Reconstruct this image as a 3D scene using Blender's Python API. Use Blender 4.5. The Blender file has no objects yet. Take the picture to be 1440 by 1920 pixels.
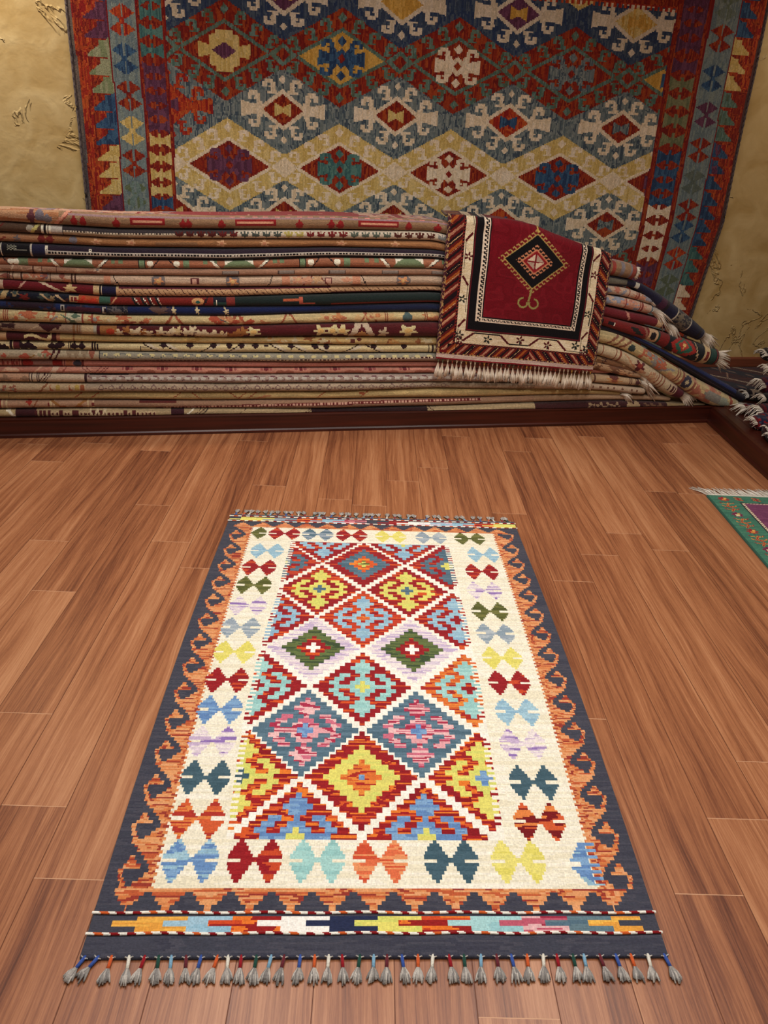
import bpy, math, random
import numpy as np
from mathutils import Vector, Matrix
random.seed(7); rng = np.random.RandomState(11)
SC = bpy.context.scene; COL = SC.collection
PI = math.pi

# ------------------------------------------------------------------ camera geometry (measured once, used for sizes)
F = 1500.; H = 1.30
ROLL = math.atan(.05); PITCH = math.radians(25.044)
cR, sR, cP, sP = math.cos(ROLL), math.sin(ROLL), math.cos(PITCH), math.sin(PITCH)
ANG = math.radians(12.4)
E1 = np.array([math.cos(ANG), math.sin(ANG), 0.]); N1 = np.array([-math.sin(ANG), math.cos(ANG), 0.])
def ray(px, py):
    x = (px-720)/F; y = (py-960)/F
    xr = cR*x+sR*y; yr = -sR*x+cR*y
    return np.array([xr, cP-sP*yr, -sP-cP*yr])
CAM = np.array([0, 0, H])
def onz(px, py, z=0.):
    r = ray(px, py); return CAM+(z-H)/r[2]*r
def ont(px, py, t):                       # point on the vertical plane parallel to the back wall at depth t -> (s, t, z)
    r = ray(px, py); p = CAM+(t/(r@N1))*r
    return np.array([p@E1, p@N1, p[2]])
def onx(px, py, X):
    r = ray(px, py); return CAM+(X/r[0])*r
def W(s, t, z):                           # wall frame -> world
    return np.array([s*E1[0]+t*N1[0], s*E1[1]+t*N1[1], z])
def Wa(S, T, Z):
    return np.stack([S*E1[0]+T*N1[0], S*E1[1]+T*N1[1], Z], -1)

# ------------------------------------------------------------------ colour helpers
def lin(c):
    c = np.asarray(c, float)/255.
    return np.where(c <= .04045, c/12.92, ((c+.055)/1.055)**2.4)
def L4(c):
    r = lin(c); return (float(r[0]), float(r[1]), float(r[2]), 1.)
PAL = dict(cream=(243,236,212), char=(66,67,78), red=(150,26,34), drd=(120,20,26), org=(222,104,44), lor=(232,150,98),
    oj=(236,128,36), brk=(190,66,44), slate=(84,112,128), tealdk=(62,90,102), aqua=(158,212,206), lblue=(146,188,208),
    blue=(104,146,202), yel=(228,220,112), ylg=(214,216,110), gold=(232,170,70), olive=(96,100,48), dol=(64,72,44),
    lav=(214,196,212), lavc=(236,226,222), pur=(150,120,180), gry=(150,164,176), lgry=(178,188,192), pink=(226,160,164),
    ros=(176,60,84), navy=(38,46,76), white=(250,246,236), grn=(96,110,62), dgrn=(60,78,50))
def V(n): return np.array(PAL[n] if isinstance(n, str) else n, float)

def vnoise(shape, fy, fx, rg):            # smooth value noise, fy/fx = cells per feature
    ny, nx = shape
    gy, gx = int(ny/fy)+3, int(nx/fx)+3
    g = rg.rand(gy, gx)
    y = np.arange(ny)/fy; x = np.arange(nx)/fx
    y0 = y.astype(int); x0 = x.astype(int); ty = (y-y0)[:, None]; tx = (x-x0)[None, :]
    ty = ty*ty*(3-2*ty); tx = tx*tx*(3-2*tx)
    a = g[y0][:, x0]; b = g[y0][:, x0+1]; c = g[y0+1][:, x0]; d = g[y0+1][:, x0+1]
    return (a*(1-tx)+b*tx)*(1-ty)+(c*(1-tx)+d*tx)*ty

class Canvas:
    def __init__(s, ny, nx, base, seed=1):
        s.ny, s.nx = ny, nx; s.rg = np.random.RandomState(seed)
        s.a = np.zeros((ny, nx, 3)); s.a[:] = V(base)
    def put(s, mask, col):
        s.a[mask] = V(col)
    def streak(s, mask, cols, horizontal=True, fl=22., ft=1.3):
        key = (horizontal, fl, ft, len(cols))
        n = vnoise((s.ny, s.nx), ft, fl, s.rg) if horizontal else vnoise((s.ny, s.nx), fl, ft, s.rg)
        n = np.clip((n-.5)*1.35+.5, 0, .999)
        idx = (n*len(cols)).astype(int)
        for k, c in enumerate(cols):
            s.a[mask & (idx == k)] = V(c)
    def grain(s, amt=.05):
        s.a *= 1+amt*(s.rg.rand(s.ny, s.nx, 1)*2-1)
        return np.clip(s.a, 0, 255)

# ------------------------------------------------------------------ mesh helpers
def link(o, parent=None):
    COL.objects.link(o)
    if parent: o.parent = parent
    return o
def tag(o, label=None, cat=None, group=None, kind=None):
    if label: o['label'] = label
    if cat: o['category'] = cat
    if group: o['group'] = group
    if kind: o['kind'] = kind
    return o
def empty(name, loc=(0,0,0), **k):
    o = bpy.data.objects.new(name, None); o.location = loc; o.empty_display_size = .1
    link(o); return tag(o, **k)
def raw(name, verts, faces, mats, parent=None, cols=None, smooth=False, mi=None, uv=None):
    """verts (n,3), faces (m,4) quads array or list; cols (m,3) sRGB per face"""
    me = bpy.data.meshes.new(name)
    verts = np.asarray(verts, np.float32)
    if isinstance(faces, np.ndarray):
        m = len(faces)
        me.vertices.add(len(verts)); me.vertices.foreach_set('co', verts.ravel())
        me.loops.add(m*4); me.loops.foreach_set('vertex_index', faces.astype(np.int32).ravel())
        me.polygons.add(m); me.polygons.foreach_set('loop_start', (np.arange(m)*4).astype(np.int32))
        me.polygons.foreach_set('loop_total', np.full(m, 4, np.int32))
    else:
        m = len(faces)
        me.from_pydata(verts.tolist(), [], faces)
    me.update(calc_edges=True)
    if cols is not None:
        at = me.attributes.new('pat', 'FLOAT_COLOR', 'FACE')
        c = np.ones((m, 4), np.float32); c[:, :3] = lin(cols)
        at.data.foreach_set('color', c.ravel())
    if not isinstance(mats, (list, tuple)): mats = [mats]
    for mm in mats: me.materials.append(mm)
    if mi is not None: me.polygons.foreach_set('material_index', np.asarray(mi, np.int32))
    me.polygons.foreach_set('use_smooth', np.full(m, smooth))
    me.validate(); me.update()
    o = bpy.data.objects.new(name, me)
    if parent is not None:
        pl = np.zeros(3); q_ = parent
        while q_ is not None: pl = pl+np.array(q_.location); q_ = q_.parent
        me.transform(Matrix.Translation(Vector(-pl)))
    return link(o, parent)
def gridfaces(ny, nx):
    i = np.arange(ny)[:, None]*(nx+1)+np.arange(nx)[None, :]
    return np.stack([i, i+1, i+nx+2, i+nx+1], -1).reshape(-1, 4)
def gridobj(name, P, C, mat, parent=None, smooth=True, flip=False):
    ny, nx = C.shape[:2]
    f = gridfaces(ny, nx)
    if flip: f = f[:, ::-1].copy()
    return raw(name, P.reshape(-1, 3), f, mat, parent, C.reshape(-1, 3), smooth)

class MB:                                 # collects tubes / boxes in one mesh with per-face colours
    def __init__(s): s.v = []; s.f = []; s.c = []
    def tube(s, pts, r, col, n=5, cap=True):
        pts = [np.asarray(p, float) for p in pts]
        if not hasattr(r, '__len__'): r = [r]*len(pts)
        b = len(s.v)
        for k, p in enumerate(pts):
            d = pts[min(k+1, len(pts)-1)]-pts[max(k-1, 0)]
            d = d/(np.linalg.norm(d)+1e-9)
            a = np.cross(d, [0, 0, 1.]); 
            if np.linalg.norm(a) < 1e-3: a = np.cross(d, [0, 1., 0])
            a /= np.linalg.norm(a); bb = np.cross(a, d)
            for q in range(n):
                th = 2*PI*q/n
                s.v.append(p+r[k]*(math.cos(th)*a+math.sin(th)*bb))
        for k in range(len(pts)-1):
            cc = col(k) if callable(col) else col
            for q in range(n):
                q2 = (q+1) % n
                s.f.append((b+k*n+q, b+k*n+q2, b+(k+1)*n+q2, b+(k+1)*n+q))
                s.c.append(cc(q) if callable(cc) else cc)
        if cap:
            for base in (b, b+(len(pts)-1)*n):
                s.f.append(tuple(base+q for q in range(n))); s.c.append((col(0) if callable(col) else col) if not callable(col) else (200,200,200))
    def box(s, P8, col):
        b = len(s.v); s.v += [np.asarray(p, float) for p in P8]
        for f in ((0,3,2,1),(4,5,6,7),(0,1,5,4),(1,2,6,5),(2,3,7,6),(3,0,4,7)):
            s.f.append(tuple(b+i for i in f)); s.c.append(col)
    def build(s, name, mat, parent=None, smooth=True):
        return raw(name, np.array(s.v), s.f, mat, parent, np.array([V(c) for c in s.c]), smooth)

# ------------------------------------------------------------------ materials
def newmat(name):
    m = bpy.data.materials.new(name); m.use_nodes = True
    nt = m.node_tree; b = nt.nodes['Principled BSDF']
    return m, nt, b
def nd(nt, typ, **kw):
    n = nt.nodes.new(typ)
    for k, v in kw.items():
        if k in n.inputs: n.inputs[k].default_value = v
        else: setattr(n, k, v)
    return n
def textile(name, sx, sy, bump=.35, dist=.002, rough=.95, axis='OBJ', sheen=.15, ribs=None, fuzz=.10):
    m, nt, b = newmat(name); L = nt.links
    at = nd(nt, 'ShaderNodeAttribute', attribute_name='pat')
    tc = nd(nt, 'ShaderNodeTexCoord')
    no = nd(nt, 'ShaderNodeTexNoise', Scale=260., Detail=3.); L.new(tc.outputs['Object'], no.inputs['Vector'])
    mp = nd(nt, 'ShaderNodeMapping'); mp.inputs['Scale'].default_value = (sx, sy, sy)
    if axis == 'WALL': mp.inputs['Rotation'].default_value = (0, 0, -ANG)
    L.new(tc.outputs['Object'], mp.inputs['Vector'])
    vo = nd(nt, 'ShaderNodeTexNoise', Scale=1., Detail=2.); L.new(mp.outputs['Vector'], vo.inputs['Vector'])
    # mottled yarn tone
    mr = nd(nt, 'ShaderNodeMapRange'); mr.inputs['From Min'].default_value = .3; mr.inputs['From Max'].default_value = .7
    mr.inputs['To Min'].default_value = 1-fuzz; mr.inputs['To Max'].default_value = 1+fuzz
    L.new(vo.outputs['Fac'], mr.inputs['Value'])
    mu = nd(nt, 'ShaderNodeVectorMath', operation='SCALE'); L.new(at.outputs['Color'], mu.inputs[0]); L.new(mr.outputs['Result'], mu.inputs['Scale'])
    L.new(mu.outputs['Vector'], b.inputs['Base Color'])
    ad = nd(nt, 'ShaderNodeMath', operation='ADD'); L.new(no.outputs['Fac'], ad.inputs[0]); L.new(vo.outputs['Fac'], ad.inputs[1])
    bp = nd(nt, 'ShaderNodeBump', Strength=bump, Distance=dist); L.new(ad.outputs[0], bp.inputs['Height'])
    L.new(bp.outputs['Normal'], b.inputs['Normal'])
    b.inputs['Roughness'].default_value = rough
    b.inputs['Specular IOR Level'].default_value = .15
    b.inputs['Sheen Weight'].default_value = sheen; b.inputs['Sheen Roughness'].default_value = .5
    return m
M_KILIM = textile('kilim_weave', 110, 420, .5, .003)
M_WALLK = textile('wall_kilim_weave', 330, 120, .6, .004, axis='WALL', fuzz=.16)
M_PILE = textile('pile_rug', 160, 160, .6, .004, sheen=.12)
M_FOLD = textile('folded_rug_back', 40, 500, .8, .004, fuzz=.14, axis='WALL')
M_YARN = textile('yarn', 300, 300, .5, .002, fuzz=.12)

def wood_floor():
    m, nt, b = newmat('laminate_floor'); L = nt.links
    uv = nd(nt, 'ShaderNodeUVMap', uv_map='plank'); at = nd(nt, 'ShaderNodeAttribute', attribute_name='tone')
    sep = nd(nt, 'ShaderNodeSeparateXYZ'); L.new(uv.outputs['UV'], sep.inputs[0])
    se = nd(nt, 'ShaderNodeSeparateColor'); L.new(at.outputs['Color'], se.inputs[0])
    # coordinates: across (m), along (m), plank id
    off = nd(nt, 'ShaderNodeMath', operation='MULTIPLY'); off.inputs[1].default_value = 37.; L.new(se.outputs[0], off.inputs[0])
    cx = nd(nt, 'ShaderNodeCombineXYZ'); L.new(sep.outputs[0], cx.inputs[0]); L.new(sep.outputs[1], cx.inputs[1]); L.new(off.outputs[0], cx.inputs[2])
    def noise(sc, vec, det=4., rough=.6, dist=0.):
        mp = nd(nt, 'ShaderNodeMapping'); mp.inputs['Scale'].default_value = sc; L.new(vec, mp.inputs['Vector'])
        n = nd(nt, 'ShaderNodeTexNoise', Scale=1., Detail=det, Roughness=rough, Distortion=dist); L.new(mp.outputs[0], n.inputs['Vector']); return n
    n0 = noise((9, 1.3, 1), cx.outputs[0], 2.)
    # cathedral rings: wave of (across warped by slow noise)
    sub = nd(nt, 'ShaderNodeVectorMath', operation='MULTIPLY_ADD'); L.new(n0.outputs['Color'], sub.inputs[0])
    sub.inputs[1].default_value = (.045, .0, 0); L.new(cx.outputs[0], sub.inputs[2])
    nA = noise((75, 1.6, 1), sub.outputs[0], 4., .65)
    nB = noise((330, 5., 1), sub.outputs[0], 3., .7)
    nC = noise((16, .7, 1), sub.outputs[0], 2.)
    nD = noise((600, 60., 1), cx.outputs[0], 2.)
    mix = nd(nt, 'ShaderNodeMath', operation='MULTIPLY_ADD'); mix.inputs[1].default_value = .40; L.new(nA.outputs['Fac'], mix.inputs[0])
    m2 = nd(nt, 'ShaderNodeMath', operation='MULTIPLY'); m2.inputs[1].default_value = .36; L.new(nB.outputs['Fac'], m2.inputs[0])
    L.new(m2.outputs[0], mix.inputs[2])
    m3 = nd(nt, 'ShaderNodeMath', operation='MULTIPLY_ADD'); m3.inputs[1].default_value = .38; L.new(nC.outputs['Fac'], m3.inputs[0]); L.new(mix.outputs[0], m3.inputs[2])
    m4 = nd(nt, 'ShaderNodeMath', operation='MULTIPLY_ADD'); m4.inputs[1].default_value = .10; L.new(se.outputs[1], m4.inputs[0]); L.new(m3.outputs[0], m4.inputs[2])
    m5 = nd(nt, 'ShaderNodeMath', operation='MULTIPLY_ADD'); m5.inputs[1].default_value = .10; L.new(nD.outputs['Fac'], m5.inputs[0]); L.new(m4.outputs[0], m5.inputs[2])
    cr = nd(nt, 'ShaderNodeValToRGB'); L.new(m5.outputs[0], cr.inputs['Fac'])
    e = cr.color_ramp.elements; e[0].position = .47; e[0].color = L4((88,48,32)); e[1].position = .83; e[1].color = L4((192,136,96))
    a = e.new(.57); a.color = L4((126,75,49)); a = e.new(.64); a.color = L4((150,94,61)); a = e.new(.71); a.color = L4((168,110,73))
    L.new(cr.outputs[0], b.inputs['Base Color'])
    b.inputs['Roughness'].default_value = .34; b.inputs['Specular IOR Level'].default_value = .42
    bp = nd(nt, 'ShaderNodeBump', Strength=.12, Distance=.001); L.new(nB.outputs['Fac'], bp.inputs['Height']); L.new(bp.outputs[0], b.inputs['Normal'])
    return m
M_FLOOR = wood_floor()
def plain(name, col, rough=.6, spec=.3, noise=.0, ns=(20,20,20)):
    m, nt, b = newmat(name); L = nt.links
    tc = nd(nt, 'ShaderNodeTexCoord'); mp = nd(nt, 'ShaderNodeMapping'); mp.inputs['Scale'].default_value = ns; L.new(tc.outputs['Object'], mp.inputs[0])
    no = nd(nt, 'ShaderNodeTexNoise', Scale=1., Detail=5.); L.new(mp.outputs[0], no.inputs['Vector'])
    cr = nd(nt, 'ShaderNodeValToRGB'); L.new(no.outputs['Fac'], cr.inputs['Fac'])
    c = np.array(col, float)
    e = cr.color_ramp.elements; e[0].position = .3; e[0].color = L4(np.clip(c*(1-noise), 0, 255)); e[1].position = .7; e[1].color = L4(np.clip(c*(1+noise), 0, 255))
    L.new(cr.outputs[0], b.inputs['Base Color']); b.inputs['Roughness'].default_value = rough; b.inputs['Specular IOR Level'].default_value = spec
    return m
M_SEAM = plain('laminate_seam', (206,160,124), .5, .3)
M_SEAMD = plain('laminate_groove', (96,50,34), .5, .3)
M_SEAML = plain('laminate_long_joint', (126,74,50), .5, .3)
M_FASCIA = plain('dark_mahogany_board', (62,24,15), .36, .4, .22, (2, 2, 60))
M_SKIRT = plain('wall_skirting', (128,72,52), .5, .3, .12, (3, 3, 60))
def plaster():
    m, nt, b = newmat('trowelled_ochre_plaster'); L = nt.links
    tc = nd(nt, 'ShaderNodeTexCoord')
    def noise(s, d=4., dist=0.):
        n = nd(nt, 'ShaderNodeTexNoise', Scale=s, Detail=d, Distortion=dist); L.new(tc.outputs['Object'], n.inputs['Vector']); return n
    a = noise(2.6, 3., .4); c = noise(6., 3., .7); d = noise(26., 4., .3)
    mus = nd(nt, 'ShaderNodeTexNoise', Scale=3.2, Detail=5., Distortion=.9); L.new(tc.outputs['Object'], mus.inputs['Vector'])
    cr = nd(nt, 'ShaderNodeValToRGB'); L.new(c.outputs['Fac'], cr.inputs['Fac'])
    e = cr.color_ramp.elements; e[0].position = .32; e[0].color = L4((196,164,104)); e[1].position = .7; e[1].color = L4((224,198,142))
    L.new(cr.outputs[0], b.inputs['Base Color'])
    # trowel edges: sharp ridges where the noise crosses a level
    rd = nd(nt, 'ShaderNodeMath', operation='SUBTRACT'); rd.inputs[1].default_value = .5; L.new(mus.outputs['Fac'], rd.inputs[0])
    ab = nd(nt, 'ShaderNodeMath', operation='ABSOLUTE'); L.new(rd.outputs[0], ab.inputs[0])
    mr = nd(nt, 'ShaderNodeMapRange'); mr.inputs['From Min'].default_value = 0; mr.inputs['From Max'].default_value = .014
    mr.inputs['To Min'].default_value = 1.; mr.inputs['To Max'].default_value = 0.; L.new(ab.outputs[0], mr.inputs['Value'])
    gt = nd(nt, 'ShaderNodeMath', operation='GREATER_THAN'); gt.inputs[1].default_value = .53; L.new(a.outputs['Fac'], gt.inputs[0])
    mm = nd(nt, 'ShaderNodeMath', operation='MULTIPLY'); L.new(mr.outputs[0], mm.inputs[0]); L.new(gt.outputs[0], mm.inputs[1])
    s1 = nd(nt, 'ShaderNodeMath', operation='MULTIPLY_ADD'); s1.inputs[1].default_value = .6; L.new(c.outputs['Fac'], s1.inputs[0]); L.new(mm.outputs[0], s1.inputs[2])
    s2 = nd(nt, 'ShaderNodeMath', operation='MULTIPLY_ADD'); s2.inputs[1].default_value = .25; L.new(d.outputs['Fac'], s2.inputs[0]); L.new(s1.outputs[0], s2.inputs[2])
    bp = nd(nt, 'ShaderNodeBump', Strength=.75, Distance=.012); L.new(s2.outputs[0], bp.inputs['Height']); L.new(bp.outputs[0], b.inputs['Normal'])
    b.inputs['Roughness'].default_value = .62; b.inputs['Specular IOR Level'].default_value = .3
    return m
M_WALL = plaster()

# ------------------------------------------------------------------ room shell
TF = 3.66          # depth of the back platform's front board
TWALL = 4.43; ZP = .092; XP = 1.70
def floor_mesh():
    pw = .1365; th = math.radians(1.4)
    ca, sa = math.cos(th), math.sin(th)
    def w(a, l): return (a*ca-l*sa, a*sa+l*ca)     # across, along -> world
    # measured joints (world) -> forced joints per plank row
    J = [(-1.427,3.119),(-.864,2.933),(-.715,2.453),(-1.126,2.416),(-.973,2.093),(-.84,1.531),(-.659,1.066),(.842,2.902),(.694,2.512),
         (.986,2.576),(1.442,3.749),(1.226,3.113),(.586,1.467),(.844,1.486),(.693,1.106),(.294,.845),(1.07,3.12)]
    a0 = -.215*ca+.883*sa
    jr = {}
    for x, y in J:
        a = x*ca+y*sa; l = -x*sa+y*ca
        k = int(math.floor((a+.03-a0)/pw)); jr.setdefault(k, []).append(l)
    v = []; f = []; mi = []; tone = []; uvs = []
    rg = random.Random(3)
    g = .0009
    def quad(a1, a2, l1, l2, z, m, t, uu):
        b = len(v)
        for (a, l) in ((a1, l1), (a2, l1), (a2, l2), (a1, l2)):
            x, y = w(a, l); v.append((x, y, z))
        f.append((b, b+1, b+2, b+3)); mi.append(m); tone.append(t); uvs.extend(uu)
    for k in range(-30, 34):
        base = jr.get(k)
        st = (min(base) if base else rg.uniform(0, 1.2))
        js = [st+1.21*i for i in range(-8, 9)]
        js = [j for j in js if -2.6 < j < 7.4]
        js = [-2.8]+js+[7.4]
        A1 = a0+k*pw; A2 = A1+pw
        for i in range(len(js)-1):
            r = rg.random(); t = (r, rg.random(), rg.random(), 1)
            oA = rg.uniform(0, 50)
            quad(A1+g, A2-g, js[i]+g, js[i+1]-g, 0, 0, t, [(oA, js[i]), (oA+pw, js[i]), (oA+pw, js[i+1]), (oA, js[i+1])])
            quad(A1+g, A2-g, js[i+1]-g, js[i+1]+g, 0, 1, t, [(0,0)]*4)
        lt = rg.random() < .35
        quad(A2-g*.45, A2+g*.45, js[0], js[-1], 0.00005, 3, (0,0,0,1), [(0,0)]*4)
    # solid slab below
    b = len(v)
    pts = [(-5, -3), (5, -3), (5, 7.4), (-5, 7.4)]
    for z in (-.0015, -.05):
        for x, y in pts: v.append((x, y, z))
    for q in ((0,1,2,3),(7,6,5,4),(0,4,5,1),(1,5,6,2),(2,6,7,3),(3,7,4,0)):
        f.append(tuple(b+i for i in q)); mi.append(2); tone.append((0,0,0,1)); uvs.extend([(0,0)]*4)
    me = bpy.data.meshes.new('floor'); me.from_pydata(v, [], f)
    for m in (M_FLOOR, M_SEAM, M_SEAMD, M_SEAML): me.materials.append(m)
    me.polygons.foreach_set('material_index', mi)
    at = me.attributes.new('tone', 'FLOAT_COLOR', 'FACE'); at.data.foreach_set('color', np.array(tone, np.float32).ravel())
    uv = me.uv_layers.new(name='plank'); uv.data.foreach_set('uv', np.array(uvs, np.float32).ravel())
    o = bpy.data.objects.new('floor', me); link(o); tag(o, kind='structure'); return o
floor_mesh()

def prism(name, prof, p0, p1, mat, kind='structure', cap=True):
    """extrude profile [(out,z)..] from p0 to p1 (world xy); out = right-hand normal"""
    p0 = np.array(p0, float); p1 = np.array(p1, float); d = (p1-p0)/np.linalg.norm(p1-p0); nrm = np.array([d[1], -d[0]])
    v = []; n = len(prof)
    for p in (p0, p1):
        for o_, z in prof: q = p+nrm*o_; v.append((q[0], q[1], z))
    f = [(i, (i+1) % n, n+(i+1) % n, n+i) for i in range(n)]
    f += [tuple(range(n)), tuple(n+i for i in reversed(range(n)))]
    o = raw(name, np.array(v), f, mat); tag(o, kind=kind); return o
def wxy(s, t): p = W(s, t, 0); return (p[0], p[1])
prism('wall_back', [(0, 0), (0, 2.75), (-.12, 2.75), (-.12, 0)], wxy(-3.6, TWALL), wxy(4.3, TWALL), M_WALL)
cor = wxy(3.95, TWALL)
prism('wall_right', [(0, 0), (0, 2.75), (-.12, 2.75), (-.12, 0)], (2.95, 5.3), (2.95, -2.0), M_WALL)
prism('baseboard_back', [(0, ZP+.003), (.014, ZP+.003), (.014, ZP+.052), (.010, ZP+.060), (0, ZP+.062)], wxy(-3.4, TWALL), wxy(3.85, TWALL), M_SKIRT)
# back platform: front board with a rounded top edge, and its top
rnd = [(.012, ZP+.0), (.016, ZP-.004), (.018, ZP-.012)]
sc_ = (XP+TF*math.sin(ANG))/math.cos(ANG)
prism('trim_1', [(-.05, 0.0005), (.010, 0.0005), (.010, .012), (.004, .018), (.004, ZP-.016), (.008, ZP-.006), (.0, ZP-.001), (-.05, ZP-.001)], wxy(-3.4, TF), wxy(sc_+.03, TF), M_FASCIA)
prism('trim_2', [(-.08, 0.0005), (.004, 0.0005), (.006, .012), (-.002, .018), (-.004, ZP-.022), (-.012, ZP-.006), (-.025, ZP-.001), (-.08, ZP-.001)], (XP, W(sc_, TF, 0)[1]-.006), (XP, 1.2), M_FASCIA)
v = []
a = [W(-3.4, TF+.045, 0), W(sc_+.085, TF+.045, 0), (XP+.081, 1.2, 0), (2.94, 1.2, 0), (2.94, 5.0, 0), W(3.1, TWALL-.002, 0), W(-3.4, TWALL-.002, 0)]
for z in (.0005, ZP): v += [(p[0], p[1], z if z > .01 else .0005) for p in a]
n = len(a)
o = raw('trim_3', np.array(v), [tuple(range(n)), tuple(n+i for i in range(n))]+[(i, (i+1) % n, n+(i+1) % n, n+i) for i in range(n)], M_FASCIA); tag(o, kind='structure')
o = raw('ceiling', np.array([(-5,-3,2.75),(5,-3,2.75),(5,7,2.75),(-5,7,2.75),(-5,-3,2.85),(5,-3,2.85),(5,7,2.85),(-5,7,2.85)]),
        [(0,1,2,3),(7,6,5,4),(0,4,5,1),(1,5,6,2),(2,6,7,3),(3,7,4,0)], plain('ceiling_paint', (214,200,170), .9)); tag(o, kind='structure')
# ------------------------------------------------------------------ main kilim on the floor
def build_kilim():
    RW, RL = 103., 177.
    nx, ny = 412, 444
    cv = Canvas(ny, nx, 'cream', 5)
    U, Vv = np.meshgrid((np.arange(nx)+.5)*RW/nx, (np.arange(ny)+.5)*RL/ny)
    CH = .95
    allm = np.ones_like(U, bool)
    cv.streak(allm, [(247,241,222), (240,233,208), (244,238,216), (236,228,200)], fl=60, ft=2)
    # --- charcoal ground outside the cream panel
    ORG = [(224,158,104), (212,132,78), (226,162,112), (192,92,54), (218,144,90), (152,56,44), (210,124,70), (224,156,104)]
    def chc(m): cv.streak(m, [(66,67,79), (60,61,74), (72,72,83), (63,65,77)], fl=40, ft=1.5)
    inn = (U > 8.4) & (U < 94.2) & (Vv > 10.2) & (Vv < 163)
    chc(~inn)
    # --- hook bands left and right
    hook = {-3: [(3.6,4.4),(6.3,99)], -2: [(3.2,5.0),(7.0,99)], -1: [(2.8,5.9),(7.5,99)], 0: [(2.1,2.9),(7.7,99)], 1: [(2.3,3.1),(7.1,99)],
            2: [(2.6,3.5),(6.2,99)], 3: [(2.9,4.0),(5.3,99)], 4: [(3.0,99)], 5: [(3.7,99)], 6: [(4.6,99)], 7: [(5.5,99)]}
    om = np.zeros_like(U, bool)
    for side in (0, 1):
        UU = U if side == 0 else RW-U
        base, pit, n = ((158.6, 10.95, 14) if side == 0 else (160.0, 10.65, 15))
        sel = (UU < 9.) & (Vv > 8.6) & (Vv < 163.4)
        ph = ((Vv-base) / pit) % 1.0
        r = np.floor(ph*11).astype(int); r = np.where(r > 7, r-11, r)
        m = np.zeros_like(U, bool)
        for k, iv in hook.items():
            for a, b in iv: m |= (r == k) & (UU >= a) & (UU < b)
        m &= sel
        om |= m
    cv.streak(om, ORG, fl=26, ft=1.6)
    # comb teeth between orange and cream
    for side in (0, 1):
        UU = U if side == 0 else RW-U
        t = ((Vv/1.66) % 1.0) < .5
        m = (UU >= 8.2) & (UU < 9.6) & t & (Vv > 10.4) & (Vv < 163)
        cv.streak(m, ORG[2:], fl=20, ft=2)
    # --- bottom / top charcoal triangles in an orange band
    for (v0, v1, up) in ((163., 168.1, 1), (6.2, 10.2, -1)):
        band = (Vv >= v0) & (Vv < v1) & (U > 2.6) & (U < 100.6)
        cv.streak(band, ORG, fl=40, ft=1.4)
        hgt = v1-v0
        for k in range(-1, 14):
            c = 8.7+7.6*k
            f = (Vv-v0)/hgt if up > 0 else (v1-Vv)/hgt
            hw = np.select([f < .14, f < .32, f < .52, f < .72], [.0, .75, 1.5, 2.2], 3.1); row = (f >= .14)*1
            m = band & (np.abs(U-c) < hw) & (row >= 1)
            if k in (-1, 12): m = band & (np.abs(U-c) < hw+1)
            chc(m)
    chc((Vv >= 163.) & (Vv < 168.1) & ((U <= 2.6) | (U >= 100.6)))
    # --- striped plait bands
    def band(v0, v1, edges, cols):
        vm = (v0+v1)/2; h = (v1-v0)/6
        mid = np.abs(Vv-vm) < h
        inb = (Vv >= v0) & (Vv < v1)
        for k in range(len(cols)):
            a = edges[k]; b = edges[k+1]
            m = inb & (U >= a) & (U < b)
            m |= inb & mid & (U >= a-4.3) & (U < b-4.3) if 0 < k < len(cols)-1 else inb & mid & (U >= a-4.3) & (U < b) if k else False
            cc = cols[k]
            cv.streak(m, cc if isinstance(cc, list) else [cc], fl=30, ft=1.2)
    OR3 = [(206,74,36), (232,120,44), (150,30,30)]
    band(168.9, 172.2, [0, 8, 17, 25, 33.7, 42.5, 51.3, 59.3, 68.3, 77.8, 86.3, 94.4, 100, 103],
         [['char'], [(238,178,78), (228,160,66)], ['lblue', (160,196,214)], OR3, ['white'], ['navy'], ['ylg', 'yel'], OR3, [(152,200,204), (168,212,212)],
          [(160,46,70), (226,180,180), (190,90,110)], ['slate', (98,124,134)], [(240,184,80), (228,160,66)], ['char'],])
    band(2.5, 5.6, [0, 4, 16, 24, 33, 41, 49, 57, 64, 72, 80, 88, 95, 103],
         [['char'], ['yel'], ['gry', 'slate'], OR3, ['lblue'], ['pink', 'ros'], ['char'], ['red', 'brk'], ['white'], ['lav', 'lblue'], ['lblue'], OR3, ['yel'],])
    # --- double diamond motifs around the panel
    HW = {1: 2.42, 2: 2.0, 3: 1.5, 4: .98, 5: .46}
    def pair(u, v, cols, half=0, s=1.):
        du = U-u; j = np.abs(Vv-v)/(CH*s)
        jr = np.floor(j+.5).astype(int)
        for sd in (-1, 1):
            if half and sd != half: continue
            dd = du-sd*2.95
            m = np.zeros_like(U, bool)
            for r, hw in HW.items(): m |= (jr == r) & (np.abs(dd) < hw)
            m |= (np.abs(Vv-v) < .62*s) & (sd*du > 0) & (sd*du < 2.8)
            cv.streak(m, cols, fl=34, ft=1.8)
    RED = [(148,24,32), (156,30,36), (148,24,32), (200,74,40)]; BLU = [(106,144,192), (128,166,204), (98,136,186)]
    LBL = [(150,188,206), (164,200,214), (140,180,204)]; LAV = ['lavc', (224,208,218), 'lavc', (200,178,206), (146,116,180)]
    GRY = ['gry', 'lgry', (138,156,168)]; YEL = [(232,222,122), (224,214,104)]; OLV = ['olive', (84,88,40), (116,116,60)]
    TEA = ['tealdk', (70,98,110)]; ORR = [(210,92,50), (224,130,66), (176,52,40)]; AQU = [(166,212,206), (150,200,196)]
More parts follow.
